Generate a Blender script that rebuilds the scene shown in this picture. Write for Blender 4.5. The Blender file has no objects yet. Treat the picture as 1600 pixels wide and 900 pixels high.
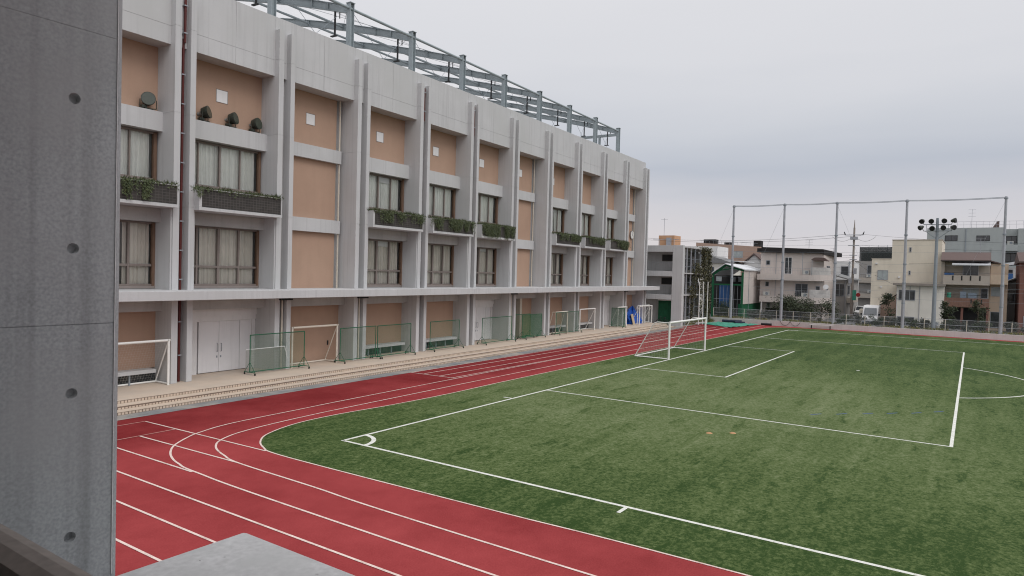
import bpy, bmesh, math, random
from mathutils import Vector, Matrix
random.seed(7)
R = math.radians
sc = bpy.context.scene
COL = sc.collection

# ------------------------------------------------------------------ camera
YAW, PITCH, ROLL = 0.59596, -0.02374, 0.02663
CAM = Vector((-15.238, -16.830, 5.655))
cd = bpy.data.cameras.new('camera')
cam = bpy.data.objects.new('camera', cd); COL.objects.link(cam)
f = Vector((math.cos(PITCH)*math.cos(YAW), math.cos(PITCH)*math.sin(YAW), math.sin(PITCH)))
r = f.cross(Vector((0, 0, 1))).normalized(); u = r.cross(f)
c_, s_ = math.cos(ROLL), math.sin(ROLL)
r2 = c_*r + s_*u; u2 = -s_*r + c_*u
m = Matrix((r2, u2, -f)).transposed().to_4x4(); m.translation = CAM
cam.matrix_world = m
cd.sensor_width = 36; cd.lens = 36*1061.57/1600
cd.clip_start = 0.05; cd.clip_end = 3000
cd.dof.use_dof = True; cd.dof.focus_distance = 28; cd.dof.aperture_fstop = 13
sc.camera = cam

# ------------------------------------------------------------------ light
SUN_DIR = Vector((-0.18, -0.62, 0.76)).normalized()      # towards the sun behind the cloud
w = bpy.data.worlds.new('World'); sc.world = w; w.use_nodes = True
nt = w.node_tree; nt.nodes.clear()
def N(nt, t, **k):
    n = nt.nodes.new(t)
    for a, b in k.items(): setattr(n, a, b)
    return n
out = N(nt, 'ShaderNodeOutputWorld'); bg = N(nt, 'ShaderNodeBackground'); bg.inputs[1].default_value = 0.1
sky = N(nt, 'ShaderNodeTexSky', sky_type='NISHITA', sun_disc=False)
sky.sun_elevation = math.asin(SUN_DIR.z); sky.sun_rotation = math.atan2(SUN_DIR.x, SUN_DIR.y)
tc = N(nt, 'ShaderNodeTexCoord')
sep = N(nt, 'ShaderNodeSeparateXYZ'); nt.links.new(tc.outputs['Generated'], sep.inputs[0])
mp = N(nt, 'ShaderNodeMapping'); mp.inputs['Scale'].default_value = (1.1, 1.1, 6.5)
nt.links.new(tc.outputs['Generated'], mp.inputs[0])
nz = N(nt, 'ShaderNodeTexNoise'); nz.inputs['Scale'].default_value = 1.6; nz.inputs['Detail'].default_value = 5; nz.inputs['Roughness'].default_value = 0.5
nt.links.new(mp.outputs[0], nz.inputs[0])
off = N(nt, 'ShaderNodeMath', operation='MULTIPLY_ADD'); off.inputs[1].default_value = 0.11; off.inputs[2].default_value = -0.055
nt.links.new(nz.outputs[0], off.inputs[0])
el = N(nt, 'ShaderNodeMath', operation='ADD'); nt.links.new(sep.outputs[2], el.inputs[0]); nt.links.new(off.outputs[0], el.inputs[1])
ramp = N(nt, 'ShaderNodeValToRGB'); cr = ramp.color_ramp
stops = [(0.0, (.62, .60, .62)), (0.05, (.72, .68, .70)), (0.095, (.66, .65, .69)), (0.14, (.53, .56, .63)),
         (0.20, (.64, .66, .71)), (0.28, (.75, .755, .79)), (0.40, (.80, .80, .83)), (0.55, (.88, .885, .92)), (0.8, (1.02, 1.025, 1.05))]
while len(cr.elements) < len(stops): cr.elements.new(0.5)
for e, (p, c) in zip(cr.elements, stops): e.position = p; e.color = (*c, 1)
nt.links.new(el.outputs[0], ramp.inputs[0])
# broad bright lobe added around the sun, out of view, to lift the facade light
dt = N(nt, 'ShaderNodeVectorMath', operation='DOT_PRODUCT'); dt.inputs[1].default_value = SUN_DIR
nt.links.new(tc.outputs['Generated'], dt.inputs[0])
mx = N(nt, 'ShaderNodeMath', operation='MAXIMUM'); mx.inputs[1].default_value = 0; nt.links.new(dt.outputs['Value'], mx.inputs[0])
pw = N(nt, 'ShaderNodeMath', operation='POWER'); pw.inputs[1].default_value = 4; nt.links.new(mx.outputs[0], pw.inputs[0])
gl = N(nt, 'ShaderNodeMath', operation='MULTIPLY_ADD'); gl.inputs[1].default_value = 9.0; gl.inputs[2].default_value = 9.6
nt.links.new(pw.outputs[0], gl.inputs[0])
vs = N(nt, 'ShaderNodeVectorMath', operation='SCALE'); nt.links.new(ramp.outputs[0], vs.inputs[0]); nt.links.new(gl.outputs[0], vs.inputs['Scale'])
mixs = N(nt, 'ShaderNodeMix', data_type='RGBA'); mixs.inputs[0].default_value = 0.95
nt.links.new(sky.outputs[0], mixs.inputs[6]); nt.links.new(vs.outputs[0], mixs.inputs[7])
nt.links.new(mixs.outputs[2], bg.inputs[0]); nt.links.new(bg.outputs[0], out.inputs[0])

sd = bpy.data.lights.new('sun', 'SUN'); sd.energy = 0.9; sd.angle = R(30); sd.color = (1, .97, .93)
sun = bpy.data.objects.new('sun', sd); COL.objects.link(sun)
sun.rotation_euler = SUN_DIR.to_track_quat('Z', 'Y').to_euler()

sc.view_settings.view_transform = 'Standard'; sc.view_settings.look = 'None'
sc.cycles.filter_width = 1.1
sc.view_settings.exposure = 0.0; sc.view_settings.gamma = 1; sc.view_settings.use_curve_mapping = False

# ------------------------------------------------------------------ materials
def lin(c):
    return tuple(((x/255)/12.92 if x/255 <= .04045 else ((x/255+.055)/1.055)**2.4) for x in c)
def pm(name, col, var=.18, scale=2.0, rough=.75, metal=0., streak=0., fine=.0, bump=0., spec=.3, sscale=(3, 3, .12), tint=None, fscale=45):
    """painted / mineral surface: base colour broken up by mottling, run-down streaks and fine grain"""
    m = bpy.data.materials.new(name); m.use_nodes = True; t = m.node_tree; b = t.nodes['Principled BSDF']
    b.inputs['Roughness'].default_value = rough; b.inputs['Metallic'].default_value = metal
    b.inputs['Specular IOR Level'].default_value = spec
    tcn = N(t, 'ShaderNodeTexCoord'); cur = None
    n1 = N(t, 'ShaderNodeTexNoise'); n1.inputs['Scale'].default_value = scale; n1.inputs['Detail'].default_value = 6; n1.inputs['Roughness'].default_value = .6
    t.links.new(tcn.outputs['Object'], n1.inputs[0])
    val = N(t, 'ShaderNodeMapRange'); val.inputs[1].default_value = .25; val.inputs[2].default_value = .75
    val.inputs[3].default_value = 1-var; val.inputs[4].default_value = 1+var; t.links.new(n1.outputs[0], val.inputs[0])
    cur = val.outputs[0]
    def mul(src, lo, hi, a=.3, b_=.7):
        nonlocal cur
        q = N(t, 'ShaderNodeMapRange'); q.inputs[1].default_value = a; q.inputs[2].default_value = b_
        q.inputs[3].default_value = lo; q.inputs[4].default_value = hi; t.links.new(src, q.inputs[0])
        k = N(t, 'ShaderNodeMath', operation='MULTIPLY'); t.links.new(cur, k.inputs[0]); t.links.new(q.outputs[0], k.inputs[1]); cur = k.outputs[0]
    if streak:
        mpn = N(t, 'ShaderNodeMapping'); mpn.inputs['Scale'].default_value = sscale; t.links.new(tcn.outputs['Object'], mpn.inputs[0])
        n2 = N(t, 'ShaderNodeTexNoise'); n2.inputs['Scale'].default_value = 2.2; n2.inputs['Detail'].default_value = 4; t.links.new(mpn.outputs[0], n2.inputs[0])
        mul(n2.outputs[0], 1-streak, 1+streak*.15, .30, .50)
    if fine:
        n3 = N(t, 'ShaderNodeTexNoise'); n3.inputs['Scale'].default_value = fscale; n3.inputs['Detail'].default_value = 3; t.links.new(tcn.outputs['Object'], n3.inputs[0])
        mul(n3.outputs[0], 1-fine, 1+fine)
    vm = N(t, 'ShaderNodeVectorMath', operation='SCALE'); vm.inputs[0].default_value = col
    t.links.new(cur, vm.inputs['Scale']); last = vm.outputs[0]
    if tint:
        n4 = N(t, 'ShaderNodeTexNoise'); n4.inputs['Scale'].default_value = scale*.6; n4.inputs['Detail'].default_value = 5
        mp4 = N(t, 'ShaderNodeMapping'); mp4.inputs['Location'].default_value = (7, 3, 5); t.links.new(tcn.outputs['Object'], mp4.inputs[0]); t.links.new(mp4.outputs[0], n4.inputs[0])
        q = N(t, 'ShaderNodeMapRange'); q.inputs[1].default_value = .45; q.inputs[2].default_value = .7; t.links.new(n4.outputs[0], q.inputs[0])
        mxn = N(t, 'ShaderNodeMix', data_type='RGBA'); t.links.new(q.outputs[0], mxn.inputs[0]); t.links.new(last, mxn.inputs[6]); mxn.inputs[7].default_value = (*tint, 1); last = mxn.outputs[2]
    t.links.new(last, b.inputs['Base Color'])
    if bump:
        bn = N(t, 'ShaderNodeBump'); bn.inputs['Strength'].default_value = bump; bn.inputs['Distance'].default_value = .02
        t.links.new(n1.outputs[0], bn.inputs['Height']); t.links.new(bn.outputs[0], b.inputs['Normal'])
    return m

M = {}
M['concrete'] = pm('facade concrete', (.49, .49, .495), .055, .7, .85, streak=.10, fine=.05, bump=.12, sscale=(3.2, 3.2, .10), tint=(.465, .467, .465))
M['concrete_soft'] = pm('aged concrete', (.42, .415, .41), .10, .9, .85, streak=.10, fine=.06, bump=.12, sscale=(1.8, 1.8, .2))
M['fair_concrete'] = pm('fair faced concrete', (.325, .34, .35), .09, 3.0, .7, streak=.26, fine=.17, bump=.04, sscale=(7, 7, .06), tint=(.335, .338, .342), fscale=110)
M['cap'] = pm('painted parapet cap', (.49, .485, .485), .06, 9, .6, fine=.10, bump=.18, tint=(.455, .455, .45))
M['orange'] = pm('salmon render', (.40, .268, .198), .05, .8, .9, streak=.03, fine=.04, bump=.05, sscale=(1.5, 1.5, .2))
M['white'] = pm('white paint', (.70, .69, .69), .05, 1.5, .5, streak=.05, spec=.4)
M['door_white'] = pm('off white steel door', (.72, .71, .72), .04, 1.2, .45, streak=.06, spec=.4)
M['frame'] = pm('bronze aluminium', (.20, .165, .15), .10, 3, .5, spec=.4)
M['jamb'] = pm('brown timber jamb', (.155, .095, .065), .15, 3, .6)
M['sill'] = pm('sill metal', (.25, .215, .20), .1, 3, .5)
M['curtain'] = pm('white upper curtain', (.90, .90, .86), .04, 2, .9, streak=.10, sscale=(6, 6, .05))
M['curtain_low'] = pm('cream lower curtain', (.72, .67, .61), .05, 2, .9, streak=.14, sscale=(6, 6, .05))
M['dark'] = pm('dark interior', (.03, .03, .03), .2, 2, .9)
M['red_pipe'] = pm('oxide red drain pipe', (.10, .022, .02), .2, 4, .5)
M['cream_pipe'] = pm('cream drain pipe', (.55, .50, .42), .1, 4, .5)
M['steel'] = pm('blue grey painted steel', (.30, .345, .365), .08, 2, .45, streak=.08, spec=.45)
M['black'] = pm('black steel', (.02, .02, .022), .2, 4, .5)
M['galv'] = pm('galvanised steel', (.36, .37, .40), .12, 3, .45, metal=.25, streak=.08)
M['galv_dark'] = pm('weathered pole steel', (.26, .29, .32), .12, 3, .5, metal=.2, streak=.1)
M['rail'] = pm('brown grey handrail', (.21, .18, .16), .15, 8, .55, fine=.15)
M['flood'] = pm('dark floodlight housing', (.035, .04, .032), .2, 6, .45)
M['flood_back'] = pm('grey cast aluminium', (.23, .23, .22), .15, 6, .5)
M['lens'] = pm('floodlight glass', (.045, .055, .04), .1, 4, .15, spec=.6)
M['green_steel'] = pm('green painted tube', (.02, .115, .06), .15, 5, .45)
M['goal'] = pm('white goal tube', (.74, .73, .70), .05, 3, .4, spec=.4)
M['goal_cream'] = pm('cream goal tube', (.66, .60, .52), .06, 3, .5)
M['paint'] = pm('line paint', (.74, .74, .69), .14, 4, .8, fine=.15)
M['track_paint'] = pm('track line paint', (.64, .49, .44), .16, 3, .8, fine=.12)
def worn_paint(name, col, under, scale):
    m = pm(name, col, .12, 3, .85, fine=.2); t = m.node_tree; b = t.nodes['Principled BSDF']; src = b.inputs['Base Color'].links[0].from_socket
    tcn = N(t, 'ShaderNodeTexCoord'); n = N(t, 'ShaderNodeTexNoise'); n.inputs['Scale'].default_value = scale; n.inputs['Detail'].default_value = 7; n.inputs['Roughness'].default_value = .75; t.links.new(tcn.outputs['Object'], n.inputs[0])
    q = N(t, 'ShaderNodeMapRange'); q.inputs[1].default_value = .52; q.inputs[2].default_value = .70; q.inputs[4].default_value = .75; t.links.new(n.outputs[0], q.inputs[0])
    x = N(t, 'ShaderNodeMix', data_type='RGBA'); t.links.new(q.outputs[0], x.inputs[0]); t.links.new(src, x.inputs[6]); x.inputs[7].default_value = (*under, 1); t.links.new(x.outputs[2], b.inputs['Base Color']); return m
M['paint'] = worn_paint('line paint', (.66, .66, .61), (.22, .25, .15), 5)
M['track_paint'] = worn_paint('track line paint', (.68, .54, .49), (.36, .16, .14), 2.5)
M['blue_paint'] = pm('blue line paint', (.04, .09, .25), .2, 4, .8)
M['orange_plastic'] = pm('orange plastic', (.42, .23, .11), .1, 4, .6)
M['asphalt'] = pm('drain strip paving', (.20, .205, .21), .3, 1.4, .85, fine=.15, tint=(.36, .32, .28))
M['ground'] = pm('bare ground', (.20, .18, .15), .25, .6, .95, fine=.15)
M['pole_white'] = pm('white pole', (.75,.75,.73), .05, 3, .4)
M['street'] = pm('street asphalt', (.14, .14, .145), .15, .6, .9, fine=.1)
M['apron'] = pm('concrete apron', (.34, .32, .29), .15, 1.1, .9, fine=.1)
M['terrace'] = pm('tan terrace paving', (.53, .435, .35), .08, 1.0, .85, fine=.08, tint=(.48, .41, .345))
M['retain'] = pm('low concrete wall', (.52, .50, .48), .08, 1.4, .85, streak=.06, fine=.06, bump=.1)
M['tarp'] = pm('blue tarpaulin', (.015, .09, .42), .25, 3, .5)
M['green_mat'] = pm('teal ground sheet', (.06, .28, .20), .18, 2.2, .7, fine=.1)
M['bark'] = pm('bark', (.10, .08, .06), .25, 8, .9, bump=.4)
M['wood_board'] = pm('plywood', (.45, .36, .24), .1, 3, .7)
M['rubber'] = pm('rubber', (.02, .02, .02), .1, 4, .8)
M['clock_face'] = pm('white clock dial', (.72, .72, .70), .03, 3, .4)

def glass(name='window glass', tint=(.03, .035, .035), thru=.80):
    m = bpy.data.materials.new(name); m.use_nodes = True; t = m.node_tree; t.nodes.clear()
    o = N(t, 'ShaderNodeOutputMaterial'); tr = N(t, 'ShaderNodeBsdfTransparent'); gs = N(t, 'ShaderNodeBsdfGlossy'); gs.inputs[1].default_value = .03
    tr.inputs[0].default_value = (.97, .98, .97, 1)
    fr = N(t, 'ShaderNodeFresnel'); fr.inputs[0].default_value = 1.5
    mxn = N(t, 'ShaderNodeMixShader'); t.links.new(fr.outputs[0], mxn.inputs[0]); t.links.new(tr.outputs[0], mxn.inputs[1]); t.links.new(gs.outputs[0], mxn.inputs[2])
    t.links.new(mxn.outputs[0], o.inputs[0]); return m
M['glass'] = glass()
M['dark_glass'] = pm('house window glass', (.05, .055, .06), .5, 1.3, .08, spec=.7)
M['pale_glass'] = pm('curtained house window', (.34, .38, .38), .25, 1.5, .15, spec=.6)

def net_mat(name, col, pitch, thick):
    """knotted netting: threads drawn in metres on the sheet's UVs, open between them"""
    m = bpy.data.materials.new(name); m.use_nodes = True; t = m.node_tree; t.nodes.clear()
    o = N(t, 'ShaderNodeOutputMaterial'); tr = N(t, 'ShaderNodeBsdfTransparent'); df = N(t, 'ShaderNodeBsdfDiffuse'); df.inputs[0].default_value = (*col, 1)
    uv = N(t, 'ShaderNodeUVMap'); sp = N(t, 'ShaderNodeSeparateXYZ'); t.links.new(uv.outputs[0], sp.inputs[0])
    ls = []
    for i in (0, 1):
        a = N(t, 'ShaderNodeMath', operation='DIVIDE'); a.inputs[1].default_value = pitch; t.links.new(sp.outputs[i], a.inputs[0])
        b = N(t, 'ShaderNodeMath', operation='FRACT'); t.links.new(a.outputs[0], b.inputs[0])
        c = N(t, 'ShaderNodeMath', operation='LESS_THAN'); c.inputs[1].default_value = thick/pitch; t.links.new(b.outputs[0], c.inputs[0]); ls.append(c)
    mxm = N(t, 'ShaderNodeMath', operation='MAXIMUM'); t.links.new(ls[0].outputs[0], mxm.inputs[0]); t.links.new(ls[1].outputs[0], mxm.inputs[1])
    ms = N(t, 'ShaderNodeMixShader'); t.links.new(mxm.outputs[0], ms.inputs[0]); t.links.new(tr.outputs[0], ms.inputs[1]); t.links.new(df.outputs[0], ms.inputs[2])
    t.links.new(ms.outputs[0], o.inputs[0]); return m
M['green_net'] = net_mat('green practice netting', (.03, .15, .075), .04, .0040)
M['dense_green_net'] = net_mat('dense green netting', (.015, .11, .05), .03, .009)
M['white_net'] = net_mat('white goal netting', (.55, .55, .53), .12, .0035)
M['grey_net'] = net_mat('grey goal netting', (.25, .25, .25), .10, .004)
M['chain'] = net_mat('chain link', (.30, .32, .32), .055, .0042)
M['scaffold_net'] = net_mat('black scaffold sheeting', (.04, .045, .045), .03, .022)

def brick_mat(name, c1, c2, mortar, w_, h_, ms=.02, rough=.8, axes='xz'):
    m = bpy.data.materials.new(name); m.use_nodes = True; t = m.node_tree; b = t.nodes['Principled BSDF']; b.inputs['Roughness'].default_value = rough
    tcn = N(t, 'ShaderNodeTexCoord'); sp = N(t, 'ShaderNodeSeparateXYZ'); cb = N(t, 'ShaderNodeCombineXYZ')
    t.links.new(tcn.outputs['Object'], sp.inputs[0]); t.links.new(sp.outputs['XYZ'.index(axes[0].upper())], cb.inputs[0]); t.links.new(sp.outputs['XYZ'.index(axes[1].upper())], cb.inputs[1])
    br = N(t, 'ShaderNodeTexBrick'); br.offset = 0; br.inputs['Scale'].default_value = 1; br.inputs['Brick Width'].default_value = w_; br.inputs['Row Height'].default_value = h_
    br.inputs['Mortar Size'].default_value = ms; br.inputs['Color1'].default_value = (*c1, 1); br.inputs['Color2'].default_value = (*c2, 1); br.inputs['Mortar'].default_value = (*mortar, 1)
    t.links.new(cb.outputs[0], br.inputs[0])
    n = N(t, 'ShaderNodeTexNoise'); n.inputs['Scale'].default_value = 3; n.inputs['Detail'].default_value = 5; t.links.new(tcn.outputs['Object'], n.inputs[0])
    q = N(t, 'ShaderNodeMapRange'); q.inputs[3].default_value = .7; q.inputs[4].default_value = 1.3; t.links.new(n.outputs[0], q.inputs[0])
    v = N(t, 'ShaderNodeVectorMath', operation='SCALE'); t.links.new(br.outputs[0], v.inputs[0]); t.links.new(q.outputs[0], v.inputs['Scale']); t.links.new(v.outputs[0], b.inputs['Base Color'])
    return m
M['lattice'] = brick_mat('dark lattice panel', (.028, .025, .023), (.042, .037, .033), (.075, .068, .064), .155, .12, .010)
M['nosing'] = brick_mat('ribbed nosing and shadow line', (.27, .195, .145), (.20, .145, .11), (.15, .11, .085), .16, .4, .02, axes='xy')
M['riser'] = brick_mat('step riser tile', (.54, .44, .35), (.50, .405, .32), (.16, .115, .09), .13, .20, .018)
M['brown_tile'] = brick_mat('brown wall tile', (.23, .125, .09), (.20, .11, .08), (.15, .09, .07), .25, .08, .012, axes='yz')
M['ribbed'] = brick_mat('ribbed balcony sheet', (.52, .50, .48), (.49, .475, .455), (.36, .34, .33), .12, 3., .02, axes='yz')

def leaf_mat(name, a, b):
    m = bpy.data.materials.new(name); m.use_nodes = True; t = m.node_tree; bs = t.nodes['Principled BSDF']; bs.inputs['Roughness'].default_value = .6
    g = N(t, 'ShaderNodeNewGeometry'); mxn = N(t, 'ShaderNodeMix', data_type='RGBA'); mxn.inputs[6].default_value = (*a, 1); mxn.inputs[7].default_value = (*b, 1)
    t.links.new(g.outputs['Random Per Island'], mxn.inputs[0]); t.links.new(mxn.outputs[2], bs.inputs['Base Color'])
    return m
M['vine_leaf'] = leaf_mat('trailing leaves', (.024, .04, .012), (.095, .115, .04))
M['shrub_leaf'] = leaf_mat('dark shrub leaves', (.015, .028, .014), (.06, .085, .035))
M['pale_leaf'] = leaf_mat('grey green shrub leaves', (.02, .028, .02), (.13, .14, .12))
M['tree_leaf'] = leaf_mat('tree leaves', (.014, .023, .011), (.055, .07, .027))
M['dry_leaf'] = leaf_mat('brownish creeper leaves', (.03, .03, .014), (.10, .09, .035))
M['grass_leaf'] = leaf_mat('rough grass blades', (.06, .075, .02), (.24, .21, .06))

def turf():
    m = bpy.data.materials.new('artificial turf'); m.use_nodes = True; t = m.node_tree; b = t.nodes['Principled BSDF']
    b.inputs['Roughness'].default_value = .95; b.inputs['Specular IOR Level'].default_value = .15
    tcn = N(t, 'ShaderNodeTexCoord')
    def noise(scale, rot, s, det=6, rg=.6, loc=(0, 0, 0)):
        mpn = N(t, 'ShaderNodeMapping'); mpn.inputs['Scale'].default_value = scale; mpn.inputs['Rotation'].default_value = (0, 0, R(rot)); mpn.inputs['Location'].default_value = loc
        t.links.new(tcn.outputs['Object'], mpn.inputs[0])
        n = N(t, 'ShaderNodeTexNoise'); n.inputs['Scale'].default_value = s; n.inputs['Detail'].default_value = det; n.inputs['Roughness'].default_value = rg
        t.links.new(mpn.outputs[0], n.inputs[0]); return n.outputs[0]
    a = noise((1, 1, 1), 0, .16, 8, .62)                 # broad worn patches
    s = noise((.10, 1.3, 1), -6, .9, 5, .55)             # brushing streaks along the goal line
    s2 = noise((1.5, .22, 1), 10, .6, 5, .55, (4, 9, 0))
    g = noise((1, 1, 1), 0, 3.2, 6, .75)                 # tufts
    h = noise((1, 1, 1), 0, 9, 4, .8)                   # pile
    def add(x, kx, y, ky):
        p = N(t, 'ShaderNodeMath', operation='MULTIPLY'); p.inputs[1].default_value = ky; t.links.new(y, p.inputs[0])
        q = N(t, 'ShaderNodeMath', operation='MULTIPLY_ADD'); q.inputs[1].default_value = kx; t.links.new(x, q.inputs[0]); t.links.new(p.outputs[0], q.inputs[2]); return q.outputs[0]
    d1 = noise((.2, .8, 1), -4, 1.8, 6, .7, (3, 1, 0))
    dm = N(t, 'ShaderNodeMapRange'); dm.inputs[1].default_value = .55; dm.inputs[2].default_value = .70; dm.inputs[3].default_value = 0; dm.inputs[4].default_value = -.13; t.links.new(d1, dm.inputs[0])
    v = add(a, .20, s, .17); v = add(v, 1, s2, .08); v = add(v, 1, g, .40); v = add(v, 1, h, .62); v = add(v, 1, dm.outputs[0], 1)
    ds = N(t, 'ShaderNodeVectorMath', operation='DISTANCE'); ds.inputs[1].default_value = (17, -5, 0); t.links.new(tcn.outputs['Object'], ds.inputs[0])   # play wears the pile pale in front of the goal
    wr = N(t, 'ShaderNodeMapRange', interpolation_type='SMOOTHSTEP'); wr.inputs[1].default_value = 6; wr.inputs[2].default_value = 21; wr.inputs[3].default_value = -.218; wr.inputs[4].default_value = -.318; t.links.new(ds.outputs['Value'], wr.inputs[0])
    v = add(v, 1, wr.outputs[0], 1)
    rp = N(t, 'ShaderNodeValToRGB'); e = rp.color_ramp.elements
    e[0].position = .36; e[0].color = (.026, .054, .011, 1); e[1].position = .64; e[1].color = (.175, .205, .105, 1)
    k = rp.color_ramp.elements.new(.48); k.color = (.083, .117, .038, 1)
    t.links.new(v, rp.inputs[0]); t.links.new(rp.outputs[0], b.inputs['Base Color'])
    bn = N(t, 'ShaderNodeBump'); bn.inputs['Strength'].default_value = .5; bn.inputs['Distance'].default_value = .03; t.links.new(h, bn.inputs['Height']); t.links.new(bn.outputs[0], b.inputs['Normal'])
    return m
M['turf'] = turf()
def track():
    m = bpy.data.materials.new('red running track'); m.use_nodes = True; t = m.node_tree; b = t.nodes['Principled BSDF']
    b.inputs['Roughness'].default_value = .85; b.inputs['Specular IOR Level'].default_value = .12
    tcn = N(t, 'ShaderNodeTexCoord')
    n = N(t, 'ShaderNodeTexNoise'); n.inputs['Scale'].default_value = .25; n.inputs['Detail'].default_value = 8; n.inputs['Roughness'].default_value = .65; t.links.new(tcn.outputs['Object'], n.inputs[0])
    n2 = N(t, 'ShaderNodeTexNoise'); n2.inputs['Scale'].default_value = 28; n2.inputs['Detail'].default_value = 3; t.links.new(tcn.outputs['Object'], n2.inputs[0])
    q = N(t, 'ShaderNodeMath', operation='MULTIPLY_ADD'); q.inputs[1].default_value = .34; t.links.new(n2.outputs[0], q.inputs[0]); t.links.new(n.outputs[0], q.inputs[2])
    sp = N(t, 'ShaderNodeSeparateXYZ'); t.links.new(tcn.outputs['Object'], sp.inputs[0])      # paler on the inner lanes, darker towards the outer strip
    wy = N(t, 'ShaderNodeMapRange', interpolation_type='SMOOTHSTEP'); wy.inputs[1].default_value = 2.0; wy.inputs[2].default_value = 7.0; wy.inputs[3].default_value = -.04; wy.inputs[4].default_value = -.30; t.links.new(sp.outputs[1], wy.inputs[0])
    q2 = N(t, 'ShaderNodeMath', operation='ADD'); t.links.new(q.outputs[0], q2.inputs[0]); t.links.new(wy.outputs[0], q2.inputs[1])
    n3 = N(t, 'ShaderNodeTexNoise'); n3.inputs['Scale'].default_value = 1.3; n3.inputs['Detail'].default_value = 7; n3.inputs['Roughness'].default_value = .7; t.links.new(tcn.outputs['Object'], n3.inputs[0])
    q3 = N(t, 'ShaderNodeMath', operation='MULTIPLY_ADD'); q3.inputs[1].default_value = .30; t.links.new(n3.outputs[0], q3.inputs[0]); t.links.new(q2.outputs[0], q3.inputs[2])
    rp = N(t, 'ShaderNodeValToRGB'); e = rp.color_ramp.elements
    e[0].position = .40; e[0].color = (.165, .015, .017, 1); e[1].position = 1.0; e[1].color = (.345, .055, .057, 1)
    t.links.new(q3.outputs[0], rp.inputs[0]); t.links.new(rp.outputs[0], b.inputs['Base Color'])
    bn = N(t, 'ShaderNodeBump'); bn.inputs['Strength'].default_value = .25; bn.inputs['Distance'].default_value = .01; t.links.new(n2.outputs[0], bn.inputs['Height']); t.links.new(bn.outputs[0], b.inputs['Normal'])
    return m
M['track'] = track()

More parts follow.
